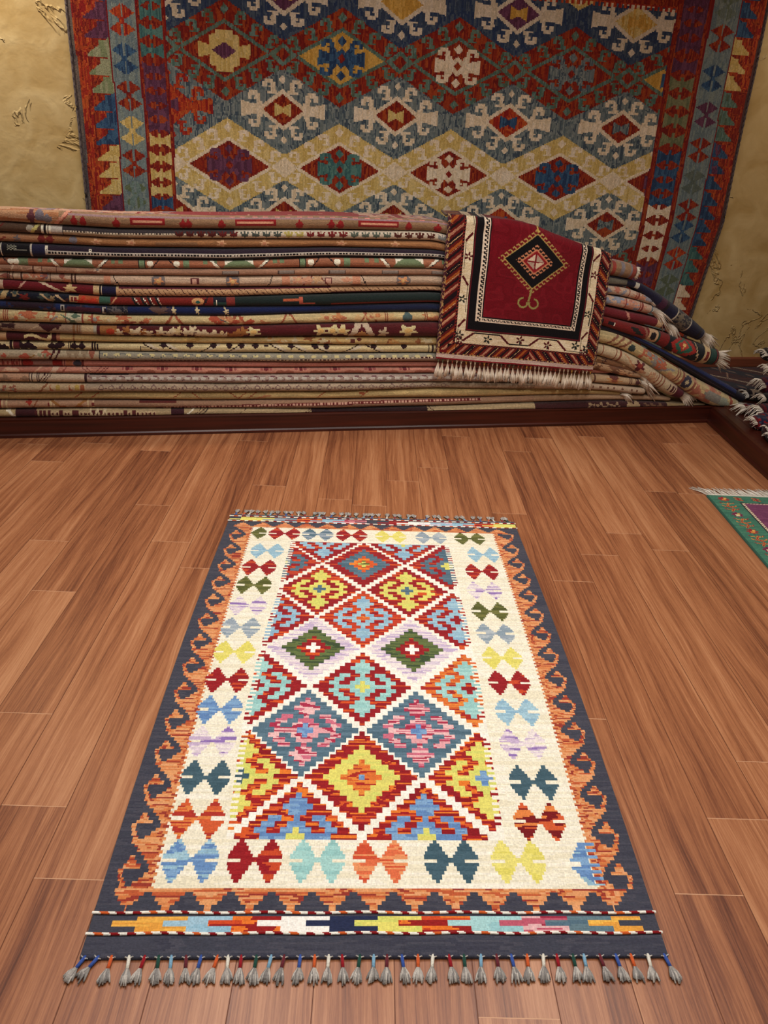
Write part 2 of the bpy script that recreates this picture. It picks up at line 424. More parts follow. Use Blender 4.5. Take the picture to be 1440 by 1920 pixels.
    cl = [(16.3,28.2,LBL),(15.2,39.8,RED),(15.0,51.2,OLV),(14.9,63.4,LAV),(14.3,75.2,GRY),(14.3,87.2,YEL),(14.2,99.6,RED),(14.2,111.4,BLU),
          (14.2,122.7,LAV),(14.5,134.4,TEA),(14.8,146.1,ORR)]
    cr = [(88.0,26.9,LBL),(86.0,39.0,RED),(85.2,51.2,LAV),(85.2,63.6,OLV),(85.2,75.6,GRY),(85.4,87.7,YEL),(85.6,98.8,RED),(85.8,110.7,LBL),
          (85.4,122.4,LAV),(85.8,134.9,TEA),(85.1,146.3,[ORR[0], 'drd', ORR[1]])]
    for u, v, c in cl+cr: pair(u, v, c)
    for u, c in ((20.7,RED),(32.1,GRY[:1]+['slate']),(43.8,RED),(57.4,YEL),(71.4,GRY),(84.9,OLV)): pair(u, 15.0, c, s=.88)
    pair(9.2, 15.0, OLV, half=1, s=.88)
    for u, c in ((15.2,BLU+LBL),(27.5,RED),(39.6,AQU),(51.8,[(222,110,70), (232,150,98), (206,80,50)]),(65.8,TEA),(79.2,YEL)): pair(u, 156.6, c)
    # blue half diamond running into the band at the lower right
    jr = np.floor(np.abs(Vv-157.2)/CH+.5)
    m = (U < 95.2) & (U > 89.6+np.clip(jr-1, 0, 9)*.55) & (jr <= 5) & ~((jr == 0) & (U < 91.6))
    m &= ~(((Vv/1.66) % 1.0 < .5) & (U > 93.3)); cv.streak(m, BLU+LBL, fl=40, ft=3)
    # --- central lattice field
    fl = np.interp(Vv, [20, 38, 59, 70, 91, 103, 115, 130, 152], [23.6, 22.9, 22.4, 21.6, 20.6, 20.4, 20.3, 20.6, 21.4])
    fr = np.interp(Vv, [20, 60, 100, 152], [77.0, 77.6, 78.0, 77.2])
    top, bot = 20.6, 151.4
    field = (U > fl) & (U < fr) & (Vv > top) & (Vv < bot)
    cw, ch = 1.29, 1.60
    X4 = {0: [(0,5)], 1: [(0,2),(5,6)], 2: [(0,1),(4,5)], 3: [(0,0),(3,4)], 4: [(0,1)], 5: [(0,2)], 6: [(0,1)], 7: [(0,0)]}
    done = np.zeros_like(U, bool)
    def dia(cu, cvv, kind, cols, R=9):
        i = np.round((U-cu)/cw).astype(int); j = np.round((Vv-cvv)/ch).astype(int)
        ai, aj = np.abs(i), np.abs(j); d = ai+aj
        m = field & (d <= R)
        cv.streak(m, cols[0], fl=38, ft=1.6)
        if kind == 'x':
            mm = np.zeros_like(U, bool)
            for r, iv in X4.items():
                for a, b in iv: mm |= (aj == r) & (ai >= a) & (ai <= b)
            cv.streak(mm & field, cols[1], fl=30, ft=2.2)
            cv.streak(field & (d <= 1), cols[2], fl=30, ft=2)
        else:
            for rr, c in zip(kind, cols[1:]): cv.streak(field & (d <= rr), c, fl=34, ft=1.8)
    RD = [(150,26,34), (146,24,32), (156,30,36), (150,26,34), (214,84,36)]
    RO = [(150,26,34), (214,88,40), (160,30,34), (232,124,44), (138,20,30)]
    OO = [(212,100,46), (228,136,58), (170,42,36), (220,114,50)]
    SL = ['slate', (96,124,140), (76,104,120)]; YY = ['yel', (220,212,110), 'ylg']; PK = [(226,164,168), (172,48,76), (236,190,188), (206,110,130)]
    WH = ['white']
    cv.streak(field, [(250,247,234), (244,240,224)], fl=40, ft=2)
    vr = [20.3, 36., 52.5, 68.8, 84.4, 101.8, 118.6, 134., 150.6]
    cL, c1, c2, c3, cR = 21.9, 34.9, 48.1, 61.4, 75.0
    for c in (c1, c3): dia(c, vr[0], 'x', [RD, LBL, ['red'] if c == c1 else YY])
    dia(c2, vr[1], (6, 3, 1), [RD, SL, [(236,134,48), (214,90,40)], ['olive', 'ylg']])
    dia(cL, vr[1], 'x', [RD+['brk'], SL, YY]); dia(cR, vr[1], 'x', [RD, SL, YY])
    for c in (c1, c3): dia(c, vr[2], 'x', [RD, YY, SL])
    dia(cL, vr[3], 'x', [RD, LBL, ['red']]); dia(c2, vr[3], 'x', [[(196,62,36), 'red', (214,84,36)], LBL, OO]); dia(cR, vr[3], 'x', [RD, LBL, ['red']])
    for c in (c1, c3): dia(c, vr[4], (6, 3, 1), [['lavc', (224,206,216), (196,176,206), 'lavc'], ['grn', 'dgrn', (100,116,66)], RD, WH])
    dia(cL, vr[5], 'x', [RD, AQU, RD]); dia(c2, vr[5], 'x', [RD, AQU, YY]); dia(cR, vr[5], 'x', [OO, AQU, RD])
    for c in (c1, c3): dia(c, vr[6], 'x', [SL, PK, BLU])
    dia(cL, vr[7], 'x', [RO, YY, TEA]); dia(c2, vr[7], (6, 3, 0), [RO[:1]+RD[:3]+RO, YY, OO, BLU]); dia(cR, vr[7], 'x', [RO, YY, BLU])
    for c in (c1, c3): dia(c, vr[8], 'x', [RO, BLU, YY])
    for c in (c1, c3): cv.streak(field & (np.abs(U-c) < .7) & (np.abs(Vv-149) < .8), YY)
    # side comb teeth of the field
    t = ((Vv/1.62) % 1.0) < .5
    m = field & t & ((U < fl+1.5) | (U > fr-1.5)); cv.streak(m, [(246,240,222)], fl=20, ft=2)
    C = cv.grain(.05)
    # tiny marks
    C[int(133.2/RL*ny), int(60.5/RW*nx)] = (20, 40, 40)
    # --- geometry: the four measured corners plus slightly bowed sides, thickness 6 mm
    q = [onz(433.6, 966.7)[:2], onz(963, 982)[:2], onz(1252, 1797)[:2], onz(150, 1801)[:2]]
    def Puv(u, v):
        bow = .013*np.sin(PI*np.clip(v, 0, 1))
        uu = u+ (u-.5)*2*bow
        # perspective-free bilinear (the rug is a slightly irregular quadrilateral)
        a = (1-uu)[..., None]*q[0]+uu[..., None]*q[1]; b = (1-uu)[..., None]*q[3]+uu[..., None]*q[2]
        return a*(1-v)[..., None]+b*v[..., None]
    uu = np.concatenate([[0], np.linspace(0, 1, nx+1), [1]]); vv = np.concatenate([[0], np.linspace(0, 1, ny+1), [1]])
    UU, VV = np.meshgrid(uu, vv)
    XY = Puv(UU, VV)
    # rounded corners at the near end
    zz = .0065+.0012*vnoise(UU.shape, 60, 50, rng)
    P = np.concatenate([XY, zz[..., None]], -1)
    P[0, :, 2] = P[-1, :, 2] = .0006; P[:, 0, 2] = P[:, -1, 2] = .0006
    Ce = np.pad(C, ((1, 1), (1, 1), (0, 0)), 'edge')
    root = empty('kilim_rug', tuple(W0 := [float(Puv(np.array(.5), np.array(.5))[0]), float(Puv(np.array(.5), np.array(.5))[1]), 0.]),
                 label='multicoloured geometric kilim with charcoal border lying on the wooden floor', cat='rug')
    gridobj('woven_field', P[::-1], Ce[::-1], M_KILIM, root, smooth=True)
    # --- twisted ropes
    def at(u, v, z=.009):
        p = Puv(np.array(u/RW), np.array(v/RL)); return np.array([p[0], p[1], z])
    for v in (2.0, 5.9, 168.4, 172.6):
        mb = MB(); r = .0028
        npt = 330; pts = [at(RW*k/(npt-1)*1.004-.2, v+.10*math.sin(k*.11)) for k in range(npt)]
        def colr(k, v=v):
            def g(q): 
                ph = (k*.22+q/5.) % 2
                return (250,246,232) if ph < 1.05 else ((140,20,26) if int((k*.22+q/5.)/2) % 3 else (214,96,40))
            return g
        mb.tube(pts, r, colr, 5, cap=False)
        mb.build('twisted_cord', M_YARN, root)
    # --- tassels
    near = [158,182,207,239,267,293,316,343,370,400,420,444,472,499,523,553,580,606,631,664,690,715,743,773,801,832,860,892,922,950,980,1011,1037,1068,1089,1120,1151,1180,1213,1248]
    cyc = [(58,86,160),(206,92,44),(226,222,206),(150,26,36),(34,74,62),(126,170,196),(104,40,48)]
    def tassel(base, d, col, ln=.047, rr=.0034):
        side = np.array([-d[1], d[0], 0])
        mb = MB(); b0 = base+np.array([0, 0, .005])
        b1 = base+d*ln*.42+np.array([0, 0, .0045])
        mb.tube([b0-d*.004, b0, (b0+b1)/2, b1], [rr*.8, rr, rr*.95, rr*.9], col, 7)
        for kx in (-1, 1): mb.tube([b0+side*kx*.007+np.array([0,0,.003]), b0+d*.001, b0+d*.004], [.0012, .0016, .001], (210,206,196), 5)
        root_t = mb.build('tassel', M_YARN, root)
        ms = MB(); ns = 11
        for k in range(ns):
            a = (k/(ns-1)-.5)*2; jl = random.uniform(.85, 1.08)
            sp = .0096*a
            e = base+d*ln*jl*(1-.06*a*a)+side*sp*random.uniform(.85, 1.15); e[2] = .0022+random.uniform(0, .003)
            mid = b1*.45+e*.55+side*sp*.12; mid[2] = .0055+.004*(1-abs(a))
            g = random.choice([(176,170,162), (150,146,140), (196,190,180), (134,130,126)])
            ms.tube([b1-d*.002+side*.0012*a, mid, e], [.0013, .0021, .0016], g, 5)
        ms.build('yarn_brush', M_YARN, root_t)
        return root_t
    for k, px in enumerate(near):
        u = (px-150)/(1252-150.); u = min(max(u, .006), .994)
        b = at(u*RW, RL-.1, 0.); b[2] = 0
        dd = at(u*RW, RL, 0)-at(u*RW, RL-10, 0); dd[2] = 0; dd /= np.linalg.norm(dd)
        lean = (u-.5)*.10+random.uniform(-.16, .16)+(-.35 if k in (0, 1) else .30 if k == 39 else 0)
        side = np.array([-dd[1], dd[0], 0]); dd = dd*math.cos(lean)+side*math.sin(lean)
        col = cyc[0] if k in (0, 39) else cyc[(k-1) % 7]
        tassel(b, dd, V(col))
    far = [442,456,466,481,498,505,519,535,547,558,571,585,596,607,618,634,645,655,666,679,684,695,709,723,738,751,763,779,797,813,825,842,857,872,887,900,915,926,940,954]
    for k, px in enumerate(far):
        u = (px-433.6)/(963-433.6)
        b = at(u*RW, .1, 0.); b[2] = 0
        dd = at(u*RW, 0, 0)-at(u*RW, 10, 0); dd[2] = 0; dd /= np.linalg.norm(dd)
        lean = random.uniform(-.3, .3); side = np.array([-dd[1], dd[0], 0]); dd = dd*math.cos(lean)+side*math.sin(lean)
        tassel(b, dd, V(cyc[k % 7]), ln=.045)
build_kilim()
# ------------------------------------------------------------------ big kilim hanging on the back wall
TK = 4.40
def build_wall_kilim():
    s0, s1, z0, z1 = -.600, 2.868, .22, 2.34
    nx, ny = 600, 370
    cv = Canvas(ny, nx, 'slate', 9)
    S, Z = np.meshgrid(s0+(np.arange(nx)+.5)*(s1-s0)/nx, z1-(np.arange(ny)+.5)*(z1-z0)/ny)
    # slow waviness of a hand woven piece
    S = S+.004*np.sin(Z*9+S*2); 
    q = (-.5385+np.sqrt(.29+.058*(S-.09)))/.029          # lattice column coordinate
    ST = lambda m, c: cv.streak(m, c, horizontal=False, fl=11, ft=1.5)
    SLA = [(114,122,120), (92,104,106), (130,136,130), (66,78,88), (112,120,116)]
    NAV = [(58,70,90), (44,58,86), (76,86,98), (52,64,84)]
    RED = [(138,42,24), (124,30,23), (150,56,27), (112,26,22), (158,66,30)]
    ORD = [(176,66,30), (156,44,28), (186,84,38), (140,30,26)]
    GRN = [(96,116,98), (78,104,92), (104,128,116), (84,96,76)]
    TAN = [(206,176,106), (196,164,92), (212,184,120)]; BEI = [(226,204,172), (216,192,158), (230,210,182)]
    GLD = [(206,160,78), (190,142,60)]; PUR = [(96,52,76), (84,44,64), (108,62,84)]
    TEA = [(72,112,106), (58,94,94), (88,124,114)]; BLU = [(48,76,108), (62,92,120), (40,60,90)]
    allm = np.ones_like(S, bool); ST(allm, SLA)
    dq = lambda c: q-c
    fieldL, fieldR = -.175, 2.366
    field = (S > fieldL-.004*Z) & (S < fieldR)
    ST(field & (Z > 1.66), NAV)
    def poly(m, c): ST(m & field, c)
    px = (s1-s0)/nx; pz = (z1-z0)/ny
    CURL = [".###...", "##.##..", "##..#...", ".#..##.", "....###", "....###", "...####"]
    CURL = [".####.", "##..##", "##.###", ".#..##", "....##", "...###"]
    def bitmap(c, z, rows, col, fx=1, fz=1, cell=.0085, cellx=None):
        cx = cellx or cell*1.18
        n = len(rows); w = len(rows[0])
        ii = np.round((q-c)*.58*fx/cx+(w-1)/2).astype(int); jj = np.round(-(Z-z)*fz/cell+(n-1)/2).astype(int)
        ok = (ii >= 0) & (ii < w) & (jj >= 0) & (jj < n) & field
        tb = np.array([[ch == '#' for ch in r] for r in rows])
        m = np.zeros_like(ok); m[ok] = tb[jj[ok], ii[ok]]
        ST(m, col)
    BIG = [".####.", "##..##", "##..##", ".#####", "..###.", "...##."]
    BIG = [".####..", "######.", "##..##.", "##.###.", "....##.", "....###", "..#####"]
    def ring(c, z, dfun, rad, ts, col, cell):
        # hooks sitting along the four sides of a diamond of vertical half height rad (slope k)
        k = dfun
        for sx in (-1, 1):
            for sz in (-1, 1):
                for t in ts:
                    cc = sx*t*rad/k; zz = sz*(1-t)*rad
                    bitmap(c+cc, z+zz, BIG, col, fx=-sx, fz=sz, cell=cell)
    def ddi(c, z, k): return np.abs(Z-z)+k*np.abs(q-c)
    def small_diamond(c, z, r, col, k=.45): poly(ddi(c, z, k) < r, col)
    def fans(c, z, a, b, h0, h1, col):
        t = np.abs(q-c); m = (t > a) & (t < b) & (np.abs(Z-z) < h0+(h1-h0)*(t-a)/(b-a)); poly(m, col)
    def horn(c, z, col, ctr, s=1.):
        fans(c, z, .03, .20*s, .012*s, .034*s, col)
        small_diamond(c, z, .045*s, col, .5)
        for sx in (-1, 1):
            for sz in (-1, 1):
                bitmap(c+sx*.115*s, z+sz*.046*s, BIG, col, fx=-sx, fz=sz, cell=.0088*s)
                m = (np.abs(np.abs(q-c)*.58-.03*s-(np.abs(Z-z)-.02*s)*.7) < .013*s) & (np.abs(Z-z) < .045*s) & (np.sign(q-c) == sx) & (np.sign(Z-z) == sz)
                poly(m, col)
        for sz in (-1, 1): small_diamond(c, z+sz*.074*s, .022*s, col, .55)
        small_diamond(c, z, .02*s, ctr, .6)
    def Mtile(c, z, ground, line, inner, bow):
        d = ddi(c, z, .39)
        ST(field & (d < .175), ground)
        poly((d > .070) & (d < .092), line)
        ring(c, z, .39, .143, (.30, .67), line, .0088)
        small_diamond(c, z+.132, .019, line, .6); small_diamond(c, z-.132, .019, line, .6)
        fans(c, z, .17, .375, .011, .036, line)
        poly(d < .070, inner)
        t = np.abs(q-c); poly((t < .072) & (np.abs(Z-z) < .012+.26*t), bow)
    def bigtile(c, z, ground, line, interior, outer=.212, k=.31):
        d = ddi(c, z, k)
        ST(field & (d < outer), ground)
        return d
    # order: middle tiles, then the two chains of big diamonds on top
    for r, z in ((0, 1.885), (1, 1.400), (2, .915), (3, .43)):
        for i in range(-1, 5):
            c = i+.5
            if r == 0: Mtile(c, z, NAV, [(214,196,170), (204,184,154)], [PUR, GLD, PUR, GLD+TAN, PUR, PUR][i % 6], GLD)
            elif i == -1 and r == 1:
                Mtile(c, z, SLA, ORD, ORD, PUR)
            else: Mtile(c, z, SLA, BEI, [RED, ORD][i == 2], [TAN, TAN, BLU, SLA, TAN][i % 5])
    chain = ((1.637, 0), (1.142, 1), (.652, 0), (.16, 1), (2.13, 1))
    for z, ty in chain:
        g, ln = (RED, GRN) if ty == 0 else (TAN, BEI)
        for i in range(-1, 6): bigtile(i, z, g, ln, None)
        dm = np.min([ddi(i, z, .31) for i in range(-1, 6)], axis=0)
        poly((dm > .112) & (dm < .130), ln)
        for i in range(-1, 6):
            ring(i, z, .31, .176, (.235, .47, .72), ln, .0078)
            small_diamond(i, z+.170, .023, ln, .6); small_diamond(i, z-.170, .023, ln, .6)
            small_diamond(i+.5, z, .066, g, .5); poly((ddi(i+.5, z, .4) < .050), ln); small_diamond(i+.5, z, .030, RED if ty == 0 else BEI, .5)
        for i in range(-1, 6):
            d = ddi(i, z, .31)
            if ty == 0:
                inner = RED if i in (0, 2, 3, 5) else GLD
                if z < 1: inner = [RED, RED, RED, RED, RED][i % 5]
            else: inner = RED
            poly(d < .112, inner)
            if ty == 0 and i == 0:
                t = np.abs(q); a = np.abs(Z-z)
                star = (t < .13) & (a < .060) | (t < .075) & (a < .085) | (t < .22) & (a < .012+.12*np.maximum(t-.05, 0)) | (np.abs(t-.085) < .028) & (a < .066)
                poly(star, TAN); small_diamond(0, z, .036, PUR, .34)
            elif ty == 0:
                horn(i, z, [BEI, BLU, BEI, SLA, BLU][i % 5] if z > 1 else TEA, RED, 1.)
            else:
                horn(i, z, [PUR, TEA, BEI, BLU, PUR][i % 5], RED, 1.)
    # top end: red comb strip
    cm = field & (Z > 1.945) & (S > .95); ST(cm & (((S/.028) % 1 < .5) | (Z > 1.96)), ORD)
    ST(field & (Z > 1.965), RED)
    # ---- side borders
    def bor(sl, sr, bg): m = (S >= sl) & (S < sr); ST(m, bg); return m
    def zl(y): return 1.797-.002237*y            # measured photo rows -> height, left border
    def zr(y): return 2.045-.00262*y+ .0
    BG2 = [(120,132,130), (104,118,120), (128,138,130)]
    def bow2(sc, z, w, col, h=.050):              # two diamonds one above the other with a central slit
        h = .033; w = w*1.08
        for sg in (-1, 1):
            d = np.abs(S-sc)/w+np.abs(Z-(z+sg*h))/h
            m = ((d < 1.05) | (np.abs(S-sc) < .012) & (np.abs(Z-z) < .012)) & ~((np.abs(S-sc) < .0045) & (sg*(Z-z) > h*.2))
            ST(m, col)
    def hbar(sc, z, w, col, h=.028):
        t = np.abs(S-sc)/w; m = (t < 1.) & (np.abs(Z-z) < h*np.where(t < .13, .95, np.where(t < .34, .42, .42+.62*(t-.34)/.66))); ST(m, col)
    def fin(sb, z, col, dirn):                    # triangle whose long side is on the strip edge
        t = (S-sb)*dirn; m = (t > 0) & (t < .10) & (np.abs(Z-z+.35*t) < .036*(1-t/.105)+.004) | (t >= 0) & (t < .045) & (np.abs(Z-z) < .028)
        ST(m, col)
    # left
    bor(-2, -.428, RED+ORD); bor(-.428, -.300, BG2); bor(-.300, fieldL, RED)
    ST((np.abs(S+.428) < .004) | (np.abs(S+.300) < .004) | (np.abs(S-fieldL) < .003), [(120,24,26)])
    cols = [PUR, PUR, [(126,134,96), (150,150,116)], [(126,134,96), (150,150,116)], [(126,134,96), (150,150,116)], BLU, BLU, BLU, TAN, TAN, TAN, PUR, PUR, BLU, BLU, BLU, TAN, TAN, TAN]
    for k, c in enumerate(cols): fin(-.430, zl(14+33*k), c, -1)
    for k in range(4): fin(-.430, zl(-20-33*k), BLU, -1)
    for y, c in ((-35, BLU), (30, ORD), (98, BLU), (166, RED), (233, TAN), (297, RED), (362, [(100,110,80), (110,128,120)]), (430, BLU), (500, RED)): bow2(-.364, zl(y), .050, c, .068)
    seq = [(-40,TEA),(-12,TEA),(14,TEA),(47,TEA),(80,TEA),(115,PUR),(140,PUR),(168,PUR),(195,PUR),(222,PUR),(250,TAN),(285,TAN),(318,TAN),(350,TAN),(376,BLU),(410,BLU),(440,BLU)]
    for y, c in seq: hbar(-.238, zl(y), .050, c, .030)
    # right
    R1, R2, R3 = 2.366, 2.556, 2.712
    bor(R1, R2, RED); bor(R2, R3, BG2); bor(R3, 9, RED+ORD)
    ST((np.abs(S-R1) < .003) | (np.abs(S-R2) < .004) | (np.abs(S-R3) < .004), [(120,24,26)])
    OLV = [(126,124,88), (104,108,76)]
    for y, c in ((-20,PUR),(20,PUR),(42,PUR),(66,PUR),(92,PUR),(128,PUR),(160,OLV),(192,OLV),(226,OLV),(262,OLV),(295,BLU),(325,BLU),(350,BLU),(380,BLU),(402,BEI),(435,BEI),(465,BEI),(490,BEI),(520,PUR),(545,PUR)):
        hbar(2.461, zr(y), .068, c, .036)
    for y, c in ((-40,BLU),(20,[(100,110,90), (110,120,110)]),(76,RED),(146,BLU),(212,PUR),(278,RED),(340,[(100,108,96), (90,100,92)]),(398,RED),(440,BLU),(497,ORD),(555,[(96,106,84)]),(620,BLU)): bow2(2.634, zr(y), .058, c, .076)
    rc = [BLU, BLU, BLU, TAN, TAN, TAN, GRN, GRN, GRN, PUR+BLU, PUR+BLU, BLU, BLU, BLU, BLU, BLU, TEA, TEA, TEA, BEI, BEI, BEI]
    for k, c in enumerate(rc): fin(R3+.002, zr(-8+31.5*k if k < 12 else 370+28*(k-12)), c, 1)
    ST(S < -.578, [(110,96,86), (96,84,80), (80,72,74)]); ST(S > 2.852, [(90,60,56), (80,56,54)])
    C = cv.grain(.06)
    # geometry: hangs a little away from the wall, gentle folds, lower right corner pulled in
    Sg, Zg = np.meshgrid(np.linspace(s0, s1, nx+1), np.linspace(z1, z0, ny+1))
    pull = np.clip((.95-Zg)/.6, 0, 1)*np.clip((Sg-1.9)/.95, 0, 1)
    S2 = Sg-.085*pull
    T = TK-.004*np.sin(Sg*7+1)-.003*np.sin(Zg*8)-.006*np.sin(Sg*3)
    P = Wa(S2, T, Zg)
    Pb = Wa(S2, T*0+TWALL-.004, Zg)
    root = empty('hanging_kilim', tuple(W((s0+s1)/2, TK, z0)), label='large dark red and slate geometric kilim hanging on the yellow plaster wall', cat='rug')
    gridobj('woven_field', P[::-1], C[::-1], M_WALLK, root, smooth=True)
    # overcast side cords
    for sc, dx in ((s0, -1), (s1, 1)):
        mb = MB(); pts = []
        for k in range(200):
            z = z1-(z1-z0)*k/199; sh = -.085*np.clip((.95-z)/.6, 0, 1)*np.clip((sc-1.9)/.95, 0, 1)
            tt = TK-.004*math.sin(sc*7+1)-.003*math.sin(z*8)-.006*math.sin(sc*3)
            pts.append(W(sc+sh+dx*.002, tt-.001, z))
        mb.tube(pts, [.006+.001*math.sin(k*1.9) for k in range(200)], lambda k: (lambda qq: (104,92,88) if (k+qq) % 3 else (70,60,64)), 6, cap=False)
        mb.build('overcast_edge', M_YARN, root)
    # header rail it hangs from
    mb = MB(); mb.tube([W(s0-.03, TK-.006, z1+.006), W(s1+.03, TK-.006, z1+.006)], .012, (90,60,40), 10)
    mb.build('hanging_rod', M_YARN, root)
build_wall_kilim()
# ------------------------------------------------------------------ the stack of folded pile rugs
# photo rows (top, bottom) of every fold at photo columns 3, 209, 424, 619, 816
XS = [3, 209, 424, 619, 816]
c6 = lambda y: 370+y/3.349
LAY = [
 ((65,152),(100,195),(115,200),(115,200),(140,215)), ((152,215),(200,255),(205,260),(205,260),(215,270)),
 ((218,280),(258,312),(262,320),(265,312),(275,328)), ((283,372),(315,390),(325,398),(315,378),(330,385)),
 ((378,430),(392,450),(400,450),(380,440),(388,448)), ((420,465),(450,490),(452,495),(445,490),(450,490)),
 ((468,515),(490,558),(497,565),(490,560),(492,555)), ((515,580),(562,625),(570,628),(562,605),(560,590)),
 ((582,645),(628,680),(630,688),(610,680),(600,660)), ((648,700),(685,740),(690,745),(680,725),(665,718)),
 ((703,780),(742,800),(748,805),(728,790),(720,778)), ((783,840),(805,868),(808,878),(790,870),(780,875)),
 ((842,900),(870,912),(880,920),(875,925),(875,930)), ((900,955),(920,968),(920,978),(930,978),(925,978)),
 ((955,1018),(970,1025),(980,1030),(985,1035),(980,1030)), ((1020,1065),(1028,1068),(1030,1072),(1038,1072),(1030,1070)),
 ((1068,1105),(1068,1108),(1075,1112),(1075,1108),(1072,1105)), ((1105,1160),(1112,1165),(1112,1168),(1112,1165),(1108,1160)),
 ((1165,1225),(1168,1222),(1170,1222),(1168,1218),(1162,1197)), ((1228,1275),(1225,1275),(1225,1278),(1222,1270),(1200,1262)),
 ((1278,1330),(1280,1325),(1280,1330),(1275,1330),(1265,1312)), ((1335,1385),(1330,1385),(1330,1378),(1332,1370),(1315,1372))]
d4 = lambda pts: [(1100+x/4., 380+a/4., 380+b/4.) for x, a, b in pts]
END = {  # continuation to the right of the draped rug: (crop x, top, bottom)
 0: d4([(130,430,545),(210,432,548),(300,452,570),(370,470,580)]),
 1: d4([(-60,548,590),(60,560,600)]), 2: d4([(-60,592,630),(60,602,640)]),
 3: d4([(180,545,632),(300,570,630),(390,590,640),(520,662,770),(600,722,862),(680,785,945),(780,870,1005),(880,958,1055)]),
 4: d4([(150,615,685),(300,640,705),(420,685,745),(500,718,768)]),
 5: d4([(-60,650,685),(40,665,692)]),
 6: d4([(140,690,765),(300,715,800),(420,745,830),(505,778,838)]),
 7: d4([(120,775,850),(300,815,890),(450,845,918),(560,878,945),(610,885,962)]),
 8: d4([(110,845,915),(300,895,985),(480,945,1040),(620,985,1105),(740,1022,1165),(860,1065,1215),(975,1100,1225)]),
 9: d4([(90,915,950),(340,985,1022),(560,1095,1140),(760,1195,1262),(900,1275,1350),(1020,1345,1420),(1120,1400,1478),(1190,1450,1512)]),
 10: d4([(80,950,1045),(200,975,1075),(330,1030,1125),(500,1130,1235),(650,1225,1350),(800,1310,1450),(940,1385,1530),(1060,1450,1560),(1130,1488,1568)]),
 11: d4([(-80,1040,1085),(20,1050,1090)]),
 12: d4([(50,1045,1135),(180,1075,1170),(330,1135,1235),(460,1215,1335),(570,1295,1420),(660,1360,1465),(722,1400,1482)]),
 13: d4([(40,1140,1192),(200,1172,1240),(330,1222,1275),(410,1262,1310)]),
 14: d4([(30,1188,1242),(200,1220,1282),(330,1258,1312),(415,1285,1322)]),
 15: d4([(20,1235,1285),(120,1252,1290),(190,1268,1290)]),
 16: d4([(-60,1275,1300),(40,1288,1305)]),
 17: d4([(30,1285,1350),(200,1300,1362),(330,1318,1372),(412,1330,1376)]),
 18: d4([(0,1352,1402),(200,1370,1412),(340,1380,1435),(440,1398,1440)]),
 19: d4([(-20,1403,1445),(150,1415,1448),(270,1425,1452)]),
 20: d4([(-20,1446,1488),(200,1448,1486),(420,1450,1488),(640,1466,1496)]),
 21: d4([(0,1490,1562),(300,1490,1558),(580,1500,1556),(740,1512,1560),(900,1510,1560)]) }
TS = 3.672
def sz(px, py): p = ont(px, py, TS); return p[0], p[2]

